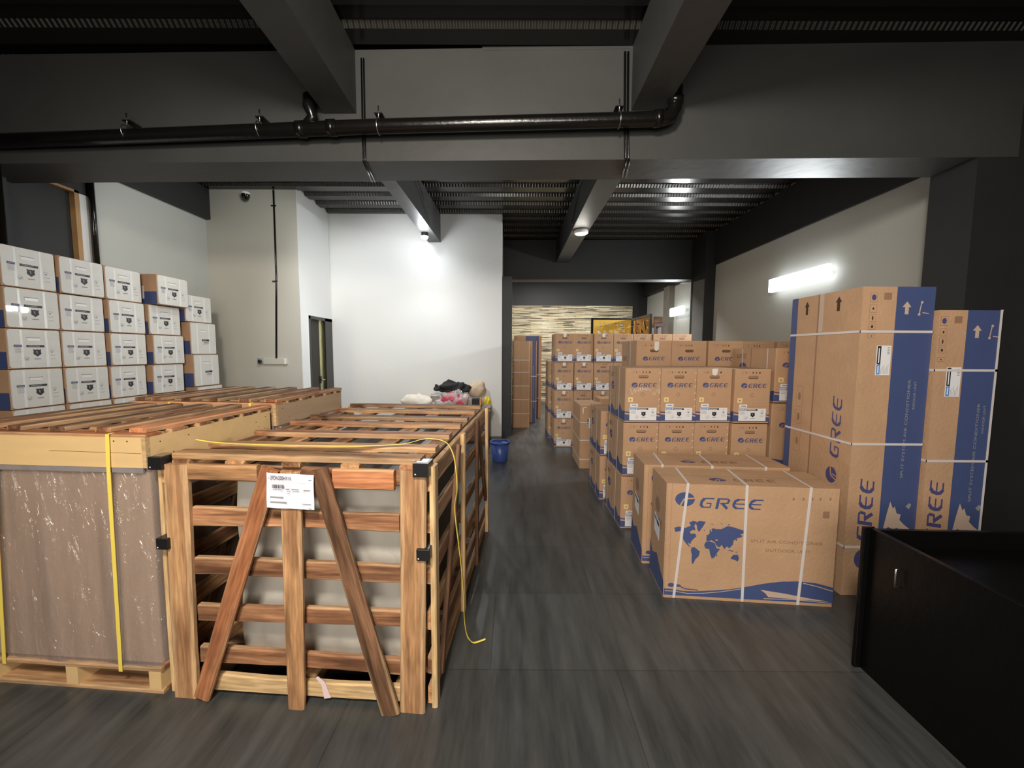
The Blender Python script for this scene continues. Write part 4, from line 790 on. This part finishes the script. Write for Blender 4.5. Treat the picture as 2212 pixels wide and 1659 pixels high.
# right side and left side
for sx, nx in ((1.106, 1), (-0.004, -1)):
    for i, z in enumerate((0.05, 0.18, 0.38, 0.58, 0.80)): plank(cr, 'side_slat', (sx, 0.02, z), (sx, CL, z + .005), (nx, 0, 0), 0.085, 0.02, 'woodb' if i % 2 else 'woodm', seed=100 + i + int(sx), wane=.2)
    plank(cr, 'side_slat', (sx, 0.01, 0.985), (sx, CL, 0.985), (nx, 0, 0), 0.10, 0.02, 'woodm', seed=110)
    for i, y in enumerate((0.035, 0.66, 1.16, CL - .03)): plank(cr, 'side_post', (sx + nx * .02, y, 0.0), (sx + nx * .02, y, 1.04), (nx, 0, 0), 0.06 if i in (0, 3) else 0.05, 0.022, ('woodp', 'woodp', 'woodd', 'woodp')[i], seed=120 + i, wane=.15)
    plank(cr, 'brace', (sx + nx * .02, 0.13, 0.06), (sx + nx * .02, 0.55, 1.0), (nx, 0, 0), 0.05, 0.02, 'woodd', seed=131, wane=.2); plank(cr, 'brace', (sx + nx * .02, 1.62, 0.3), (sx + nx * .02, 1.22, 1.0), (nx, 0, 0), 0.06, 0.02, 'woodd', seed=132, wane=.3)
for i in range(5): plank(cr, 'base_slat', (0.02, 0.12 + i * .38, 0.10), (1.09, 0.12 + i * .38, 0.10), UPN, 0.1, 0.02, 'woodb', seed=140 + i)
for i in range(3): plank(cr, 'runner', (0.10 + i * .45, 0.03, 0.0), (0.10 + i * .45, CL, 0.0), UPN, 0.09, 0.10, 'woodm', seed=150 + i, wane=.05)
for (x, z, w) in ((-0.008, 1.035, .055), (1.10, 1.035, .058), (0.0, 0.693, .05), (1.105, 0.69, .05)):
    b = MB(); b.box(x - w / 2, x + w / 2 + .004, -0.035, 0.04, z - w * .46, z + w * .5, 'blackpl'); F = Face(b, (x - w / 2, -.035, z - w * .46), (1, 0, 0), (0, 0, 1)); F.ell(w * .18, w * .2, .003, .003, 'foamlite', n=8)
    if z > 1: 
        T = Face(b, (x - w / 2, -.035, z + w * .5), (1, 0, 0), (0, 1, 0)); T.slab([(w * .15, .015), (w * .9, .015), (w * .9, .065), (w * .15, .065)], .0006, 'galv', .0002)
    b.build('corner_bracket', cr, bevel=0.003)
b = MB(); F = Face(b, (0, 0, 0), (1, 0, 0), (0, 0, 1)); F.slab([(.66, .02), (.69, .025), (.665, .095), (.635, .12), (.625, .112), (.65, .08)], .001, 'pink', 0); b.build('tape_scrap', cr, loc=(0, .0, 0))
# shipping paper
b = MB(); F = Face(b, (0, 0, 0), (1, 0, 0), (0, 0, 1)); PW, PH = .196, .142
nx_ = 8; vs = []; fs = []
for i in range(nx_ + 1):
    for j in range(5): vs.append((PW * i / nx_, -.003 * math.sin(i * 1.1) - .002 * math.sin(j * 1.4 + i * .5), PH * j / 4 - .0))
for i in range(nx_):
    for j in range(4): fs.append((i * 5 + j, (i + 1) * 5 + j, (i + 1) * 5 + j + 1, i * 5 + j + 1))
b.add(vs, fs, 'paper', True); e = .0062
text(F, '2FDN200HY14', .020, PH - .026, .084, .0165, 'ink', e=e); F.rect(.010, PH - .018, .018, PH - .016, 'greyink', e)
rn = random.Random(4); x = .026
while x < .075: wv_ = rn.choice((.0008, .0014, .002)); F.rect(x, .082, x + wv_, .098, 'ink', e); x += wv_ + rn.choice((.0009, .0016))
F.rect(.030, .076, .068, .078, 'greyink', e); F.rect(.015, .107, .19, .1075, 'greyink', e); F.rect(.015, .070, .19, .0705, 'greyink', e); F.rect(.014, .0705, .0145, .107, 'greyink', e)
for x0, w_ in ((.083, .016), (.106, .03), (.155, .028)): F.rect(x0, .078, x0 + w_, .082, 'greyink', e)
F.rect(.088, .0635, .1, .0655, 'greyink', e); F.rect(.018, .043, .072, .0485, 'greyink', e); F.rect(.018, .023, .086, .0285, 'greyink', e); F.rect(.150, .022, .186, .0245, 'greyink', e); F.stroke([(.176, .119), (.182, .122), (.19, .121)], .0014, 'ink', e); F.stroke([(.176, .008), (.182, .006), (.19, .005)], .0014, 'ink', e)
sp_ = b.build('shipping_paper', cr, loc=(0.482, -0.054, 0.876), rot=(0, R(1.3), 0)); sp_['label'] = 'white shipping paper reading 2FDN200HY14'
# unit inside the crate
un = empty('wrapped_unit', Vector((-1.457, 1.628, 0)) + Matrix.Rotation(R(-3.74), 3, 'Z') @ Vector((0.20, 0.10, 0.12)), R(-3.74)); tag(un, 'air conditioning unit in milky plastic packed inside the slatted crate', 'machine')
b = MB(); b.box(0, .80, .05, 1.1, 0, .83, 'wrapd'); b.box(.01, .79, .08, 1.08, .83, .845, 'wrapd'); b.build('body', un, bevel=.01)
b = MB(); n = 24; mz = 16; vs = []; fs = []; rn = random.Random(9)
for i in range(n + 1):
    for j in range(mz + 1):
        dx = 0.006 * math.sin(i * 1.7 + math.sin(j * .7)) + 0.008 * math.sin(j * .39 * math.pi * .5); vs.append((.012 + .776 * i / n, .02 - dx * .8 + .01, .005 + .82 * j / mz))
for i in range(n):
    for j in range(mz): fs.append((i * (mz + 1) + j, (i + 1) * (mz + 1) + j, (i + 1) * (mz + 1) + j + 1, i * (mz + 1) + j + 1))
b.add(vs, fs, 'wrapw', True)
b.box(.012, .788, .035, .05, .0, .83, 'wrapw'); b.build('front_foam', un)
# ================================================================== PALLET CRATES (wrapped carton under a timber lid)
def lid_unit(px, py, rz, W_, D_, label, zt, fresh, seed):
    o = empty('palletised_crate', (px, py, 0), rz); tag(o, label, 'crate', 'film-wrapped cartons on pallets')
    rn = random.Random(seed)
    for i in range(4): plank(o, 'base_board', (-W_, 0.05 + i * (D_ - .1) / 3, 0.0), (0.0, .05 + i * (D_ - .1) / 3, 0.0), UPN, .10, .018, 'woodm', seed=seed + i, wane=.05)
    for x in (-.035, -.43, -.83, -W_ + .03):
        b = MB(); b.box(x - .028, x + .028, .0, D_, .018, .105, 'ply'); b.build('stringer', o)
    for i in range(6): plank(o, 'deck_board', (-W_, .05 + i * (D_ - .1) / 5, .105), (0.0, .05 + i * (D_ - .1) / 5, .105), UPN, .11, .018, 'woodb', seed=seed + 10 + i, wane=.05)
    b = MB(); b.box(-W_ + .02, -.015, .02, D_ - .02, .124, zt - .13, 'card'); b.build('carton', o, bevel=.006)
    k = 'ply' if fresh else 'plyold'
    b = MB(); b.box(-W_, -.018, -.004, .016, zt - .128, zt, k); b.box(-.018, 0, -.004, .016, zt - .128, zt, 'woodp'); b.box(-W_, -.0, D_ - .016, D_, zt - .128, zt, k); b.box(-.016, 0, .016, D_ - .016, zt - .128, zt, k); b.box(-W_, -W_ + .016, .016, D_ - .016, zt - .128, zt, k)
    F = Face(b, (-W_, -.004, zt - .128), (1, 0, 0), (0, 0, 1)); F.stroke([(W_ * .55, .066), (W_ * .75, .064), (W_ - .02, .062)], .0015, 'woodd')
    for x in (.08, .14): F.ell(W_ - x, .112, .0035, .0035, 'ink', n=8)
    Rr = Face(b, (0, 0, zt - .128), (0, 1, 0), (0, 0, 1))
    for y_, z_ in ((.06, .10), (.12, .04), (.2, .1), (D_ - .05, .03), (D_ - .04, .1), (D_ - .12, .08), (D_ - .10, .05)): Rr.ell(y_, z_, .003, .003, 'ink', n=8)
    b.build('lid_frame', o)
    # top: cross boards, then boards lengthwise
    plank(o, 'lid_board', (-W_, .04, zt), (0, .04, zt), UPN, .09, .012, 'woodr', seed=seed + 30, wane=.05)
    for i in range(5): plank(o, 'lid_board', (-W_, .16 + i * (D_ - .2) / 4, zt), (0.0, .16 + i * (D_ - .2) / 4, zt), UPN, .085, .014, rn.choice(('woodb', 'woodd', 'woodd')), seed=seed + 40 + i)
    for i, x in enumerate((-.05, -.24, -.43, -.62, -.80, -W_ + .05)): plank(o, 'lid_runner', (x + rn.uniform(-.02, .02), .03, zt + .014), (x, D_ + (0.03 if fresh else .04), zt + .014), UPN, .085, .02, ('woodr', 'woodb', 'woodd', 'woodd', 'woodb', 'woodd')[i], seed=seed + 50 + i, wane=.2)
    # film
    b = MB(); vs = []; fs = []; n1 = 60; n2 = 26; rn = random.Random(seed)
    ph = [rn.random() * 6 for _ in range(8)]
    def off(u, v):
        s_ = 0
        for q in range(5): s_ += math.sin(u * (7 + 9 * q) + ph[q] + math.sin(v * 2.5 + ph[q + 2]) * (.8 + .3 * q)) * (.9 / (1 + q))
        return .007 + .011 * (s_ / 1.6 + 1) * (.35 + .65 * math.sin(min(1, v + .08) * math.pi) ** .5)
    path = []
    for i in range(n1 + 1):
        s_ = i / n1 * (W_ + D_ * .8)
        if s_ < W_ - .015: path.append((-W_ + .02 + s_ * (W_ - .035) / (W_ - .015), .02, 0, -1))
        else: path.append((-.015, .02 + (s_ - W_ + .015), 1, 0))
    for i, (x, y, ax, ay) in enumerate(path):
        for j in range(n2 + 1):
            v = j / n2; d_ = off(i / n1 * 4, v); vs.append((x + ax * d_, y + ay * d_, .10 + (zt - .135 - .10) * v))
    for i in range(n1):
        for j in range(n2): fs.append((i * (n2 + 1) + j, (i + 1) * (n2 + 1) + j, (i + 1) * (n2 + 1) + j + 1, i * (n2 + 1) + j + 1))
    b.add(vs, fs, 'film', True); b.build('plastic_film', o)
    b = MB(); b.box(-W_ + .01, -.02, -.002, .006, zt - .150, zt - .128, 'greycl'); b.build('film_hem', o)
    for x0, x1 in ((-.160, -.185), (-.69, -.745)):
        b = MB(); b.band([(x1, -.008, .10), (x0 - .004, -.012, zt - .13), (x0, -.010, zt + .013), (x0, .012, zt + .015)], .017, .0015, (1, 0, 0), 'ystrap'); b.build('strap', o)
    return o
lid_unit(-1.520, 1.622, R(-3.9), 0.97, 0.76, 'film-wrapped brown carton under a pale timber lid at the left edge, nearest', 1.137, True, 200)
lid_unit(-1.452, 2.42, R(-3.9), 0.97, 0.80, 'second film-wrapped carton with weathered timber lid, behind the first', 1.165, False, 300)

# loose yellow strap over the crate
pts = [(-1.42, 1.76, 1.10), (-1.30, 1.77, 1.082), (-1.0, 1.755, 1.078), (-.7, 1.745, 1.078), (-.5, 1.77, 1.082), (-.40, 1.80, 1.10), (-.31, 1.79, 1.09), (-.27, 1.77, 1.04), (-.255, 1.76, .97), (-.25, 1.76, .88), (-.262, 1.77, .8), (-.26, 1.78, .72), (-.25, 1.80, .6), (-.24, 1.83, .45), (-.235, 1.86, .3), (-.235, 1.89, .16), (-.225, 1.915, .06), (-.20, 1.93, .012), (-.17, 1.945, .006), (-.137, 1.955, .012)]
P = [Vector(p_) for p_ in pts]; sm = []
for i in range(len(P) - 1):
    p0, p1, p2, p3 = P[max(i - 1, 0)], P[i], P[i + 1], P[min(i + 2, len(P) - 1)]
    for t in (0, .25, .5, .75): sm.append(0.5 * ((2 * p1) + (p2 - p0) * t + (2 * p0 - 5 * p1 + 4 * p2 - p3) * t * t + (3 * p1 - 3 * p2 + p3 - p0) * t ** 3))
sm.append(P[-1])
b = MB(); vs = []; fs = []
for i, p_ in enumerate(sm):
    q = i / len(sm); sd = Vector((0, 1, 0)) * (1 - min(1, max(0, (q - .28) * 8))) + Vector((.6, .8, 0)) * min(1, max(0, (q - .28) * 8)); sd = sd.normalized() * (.010 if q < .17 else .007 if q < .3 else .004)
    if q > .85: sd = Vector((-.3, .9, .3)).normalized() * .005
    vs += [p_ - sd, p_ + sd, p_ + sd + Vector((.0008, 0, .0012)), p_ - sd + Vector((.0008, 0, .0012))]
for i in range(len(sm) - 1):
    for j in range(4): fs.append((i * 4 + j, i * 4 + (j + 1) % 4, i * 4 + 4 + (j + 1) % 4, i * 4 + 4 + j))
b.add(vs, fs, 'ystrap', True); tag(b.build('strapping_band'), 'loose yellow strapping band lying over the slatted crate and curling onto the floor', 'strap')

# ================================================================== BACK OF THE ROOM
# low cabinet with bags on it
o = empty('low_cabinet', (-1.76, 6.36, 0)); tag(o, 'low dark red-brown cabinet against the white wall behind the crate', 'cabinet')
b = MB(); b.box(0, 1.37, 0.02, .60, 0.04, .535, 'redbrown'); b.box(.03, 1.34, .05, .58, 0, .04, 'darkline'); b.build('body', o)
b = MB(); b.box(-.02, 1.39, 0, .61, .535, .56, 'woodm'); b.build('cabinet_top', o, bevel=.004)
for i in range(3):
    b = MB(); b.box(.02 + i * .45, .44 + i * .45, .005, .02, .06, .52, 'redbrown'); dd = b.build('door', o); b = MB(); b.box(.40 + i * .45, .41 + i * .45, -.01, .005, .25, .32, 'galv'); b.build('handle', dd)
def blob(name, c, r, k, label, cat, seed, rough=.12, zflat=0, n=44, m_=26, peak=None):
    rn = random.Random(seed); ph = [(rn.random() * 6, rn.uniform(2, 5), rn.uniform(2, 5)) for _ in range(5)]; vs = []; fs = []
    for i in range(m_ + 1):
        t = math.pi * i / m_
        for j in range(n):
            p_ = 2 * math.pi * j / n; s_ = 1 + rough * sum(math.sin(f1 * t + a + f2 * round(1) * math.cos(p_) + f1 * math.sin(p_)) for a, f1, f2 in ph) / 2.5
            st_ = max(0.0, math.sin(t)) ** .8; x = r[0] * st_ * math.cos(p_) * s_; y_ = r[1] * st_ * math.sin(p_) * s_; z = r[2] * math.cos(t) * s_
            z = max(z, -r[2] * .8)
            if peak: z += peak[2] * max(0, (x * peak[0] + y_ * peak[1])) 
            nv = Vector((x, y_, z)) * (5.5) + Vector((seed, 0, 0)); cr_ = abs(noise.noise(nv)) * 1.3 + abs(noise.noise(nv * 2.3)) * .7; kk = 1 + rough * 1.6 * (cr_ - .35)
            vs.append((x * kk, y_ * kk, max(0.0, (z + r[2] * .8) * kk)))
    for i in range(m_):
        for j in range(n): fs.append((i * n + j, i * n + (j + 1) % n, (i + 1) * n + (j + 1) % n, (i + 1) * n + j))
    b = MB(); b.add(vs, fs, k, True); ob = b.build(name, loc=c); 
    if label: tag(ob, label, cat)
    return ob
zt = .562
blob('pillow', (-1.57, 6.53, zt), (.26, .13, .12), 'pillow', 'cream pillow-like bag at the left end of the low cabinet', 'bag', 2, .10)
w_ = blob('cloth_bundle', (-.98, 6.545, zt + .004), (.225, .125, .14), 'red', 'red cloth bundle in clear plastic on the low cabinet', 'bundle', 3, .16)
sh = blob('plastic_bag', (0, 0, -.004), (.235, .133, .148), 'bag', None, None, 5, .2); sh.parent = w_
o = empty('plastic_tub', (-1.30, 6.835, zt)); tag(o, 'translucent white tub between the pillow and the red bundle', 'container'); b = MB(); b.lathe([(0, 0), (.09, 0), (.125, .19), (.13, .195), (.12, .19), (.085, .01), (0, .01)], (0, 0, 0), 'bag', 20); b.build('tub', o); b = MB(); b.lathe([(.125, .185), (.138, .19), (.138, .2), (.125, .2)], (0, 0, 0), 'opal', 20); b.build('rim', o)
bz = empty('black_bag', (-1.02, 6.70, zt + .255)); tag(bz, 'crumpled black bag on top of the red bundle', 'bag')
x_ = blob('fabric', (0.02, 0, 0), (.22, .10, .09), 'blackfab', None, None, 12, .22); x_.parent = bz
x_ = blob('strap_end', (-.24, -.02, .02), (.07, .05, .045), 'blackfab', None, None, 14, .3); x_.parent = bz
blob('tan_bag', (-.62, 6.83, zt + .165), (.15, .10, .13), 'tanfab', 'tan paper-like bag heaped behind the black bag', 'bag', 21, .10, peak=(.4, .0, .8))
o = empty('small_box', (-.60, 6.60, zt)); tag(o, 'small black box with an orange side beneath the tan bag', 'box'); b = MB(); b.box(-.08, .05, -.06, .10, 0, .15, 'blackfab'); b.build('body', o); b = MB(); b.box(.05, .075, -.06, .10, 0, .16, 'orange'); b.build('panel', o)
blob('rag', (-.42, 6.50, zt), (.07, .08, .035), 'greycl', 'small grey rag flat on the low cabinet', 'cloth', 31, .2)
blob('yellow_bag', (-.44, 6.75, zt), (.05, .045, .085), 'yelplas', 'small yellow plastic bag at the right end of the low cabinet', 'bag', 33, .2)
blob('clear_bag', (-.60, 6.80, zt + .0), (.05, .06, .06), 'bag', 'crumpled clear plastic bag beside the yellow bag', 'bag', 35, .35)
# bucket
o = empty('bucket', (-.175, 5.40, 0)); tag(o, 'blue plastic bucket on the floor before the dark partition', 'bucket')
b = MB(); b.lathe([(0, 0.004), (.100, 0.0), (.105, .01), (.128, .25), (.122, .25), (.098, .015), (0, .012)], (0, 0, 0), 'bucket', 28); b.build('body', o)
b = MB(); b.lathe([(.122, .252), (.14, .250), (.142, .268), (.134, .276), (.122, .270)], (0, 0, 0), 'bucket', 28); b.build('rim', o)
b = MB(); b.tube([(-.13, -.02 - .0, .25)] + [(-.145 + .01 * math.sin(q), -.03 + .04 * math.cos(q), .19 + .06 * math.sin(q)) for q in (1.2, .4, -.4, -1.2, -2)] + [(-.135, -.08, .12)], .005, 'blackpl', 6); b.build('handle', o)
# folding screens with cut-out panels
def fold_screen(p0, p1, k, label, seed):
    p0 = Vector(p0); p1 = Vector(p1); d = p1 - p0; L = d.length; o = empty('room_divider', p0, math.atan2(d.y, d.x)); tag(o, label, 'screen', 'black-framed yellow screens behind the rear stack')
    H_ = 2.18; b = MB(); t = .045
    b.box(0, t, -.02, .02, 0, H_, 'gloss'); b.box(L - t, L, -.02, .02, 0, H_, 'gloss'); b.box(t, L - t, -.02, .02, H_ - .035, H_, 'gloss'); b.box(t, L - t, -.02, .02, 0, .08, 'gloss'); b.build('frame', o)
    # lattice panel: a plate with real openings
    PWd = L - 2 * t; PHt = H_ - .115
    holes = [[(70,215),(110,215),(105,290)],[(160,215),(220,215),(225,280),(265,350),(240,385),(205,320),(165,270)],[(270,215),(380,215),(310,265)],[(335,325),(380,280),(460,250),(540,265),(590,300),(520,290),(430,295)],
        [(640,215),(735,215),(750,320),(690,270)],[(795,215),(890,215),(960,350),(975,430),(960,520),(870,440),(830,330)],[(990,215),(1105,215),(1105,300),(1040,250)],[(1030,375),(1100,430),(1085,465),(1055,440)],
        [(125,410),(200,480),(245,545),(130,535)],[(310,480),(350,445),(400,480),(440,550),(320,545)],[(470,430),(550,415),(580,520),(530,500)],[(640,410),(740,450),(850,550),(660,540)]]
    cu = bpy.data.curves.new('lattice', 'CURVE'); cu.dimensions = '2D'; cu.fill_mode = 'BOTH'; cu.extrude = 0.006
    def spl(pts):
        sp = cu.splines.new('POLY'); sp.points.add(len(pts) - 1); sp.use_cyclic_u = True
        for i, (x, y) in enumerate(pts): sp.points[i].co = (x, y, 0, 1)
    spl([(0, 0), (PWd, 0), (PWd, PHt), (0, PHt)]); sc_ = PWd / 1190.0
    for rep_ in range(6):
        dz = rep_ * .30
        for h in holes:
            q = [(((x + 20) * sc_ if rep_ % 2 == 0 else PWd - (x + 20) * sc_), PHt - (y - 130) * .000676 - dz) for x, y in h]
            if min(z for _, z in q) > .06: spl(q)
    to = bpy.data.objects.new('t', cu); COL.objects.link(to); bpy.context.view_layer.update()
    me = bpy.data.meshes.new_from_object(to.evaluated_get(bpy.context.evaluated_depsgraph_get())); bpy.data.objects.remove(to)
    me.materials.clear(); me.materials.append(M[k]); lo = bpy.data.objects.new('lattice_panel', me); COL.objects.link(lo); lo.parent = o; lo.location = (t, 0, .08); lo.rotation_euler = (R(90), 0, 0)
fold_screen((1.55, 8.02, 0), (2.395, 8.02, 0), 'yellow', 'yellow cut-out screen in a black frame seen face-on above the cartons', 5)
fold_screen((2.43, 8.34, 0), (2.43, 7.10, 0), 'orange', 'amber cut-out screen in a black frame standing edge-on beside the yellow one', 6)
o = empty('wooden_rack', (2.74, 7.75, 0)); tag(o, 'dark brown wooden rack behind the amber screen', 'rack')
for x, y_ in ((0, 0), (.14, 0), (0, .3), (.14, .3)):
    b = MB(); b.box(x - .014, x + .014, y_ - .014, y_ + .014, 0, 2.10, 'redbrown'); b.build('leg', o)
b = MB(); b.box(-.02, .17, -.02, .32, 2.00, 2.06, 'redbrown'); b.build('rail', o); b = MB(); b.box(-.02, .13, -.02, .3, 2.06, 2.19, 'woodd'); b.build('top_board', o)

# ================================================================== BLACK DESK
o = empty('black_desk', (1.672, 1.80, 0), R(-2)); tag(o, 'black open-topped desk at the bottom right corner', 'desk')
W_, D_, H_ = .95, .62, .69
b = MB(); b.box(0, .022, -D_, 0, 0, H_, 'desk'); b.build('side_panel', o, bevel=.002)
b = MB(); b.box(W_ - .022, W_, -D_, 0, 0, H_, 'desk'); b.build('side_panel', o, bevel=.002)
b = MB(); b.box(.022, W_ - .022, -.022, 0, 0, H_, 'desk'); b.build('back_panel', o, bevel=.002)
b = MB(); b.box(.022, W_ - .022, -D_, -.022, H_ - .10, H_ - .08, 'desk'); b.build('shelf', o, bevel=.002)
b = MB(); b.box(-.03, .0, -.004, .016, 0, H_ + .004, 'desk'); b.box(.0, .022, .0, .014, 0, H_ + .004, 'desk'); b.build('corner_post', o, bevel=.004)
b = MB(); b.tube([(-.004, -.16, H_ - .11), (-.02, -.16, H_ - .11), (-.02, -.16, H_ - .19), (-.004, -.16, H_ - .19)], .004, 'galv', 6); b.build('handle', o)
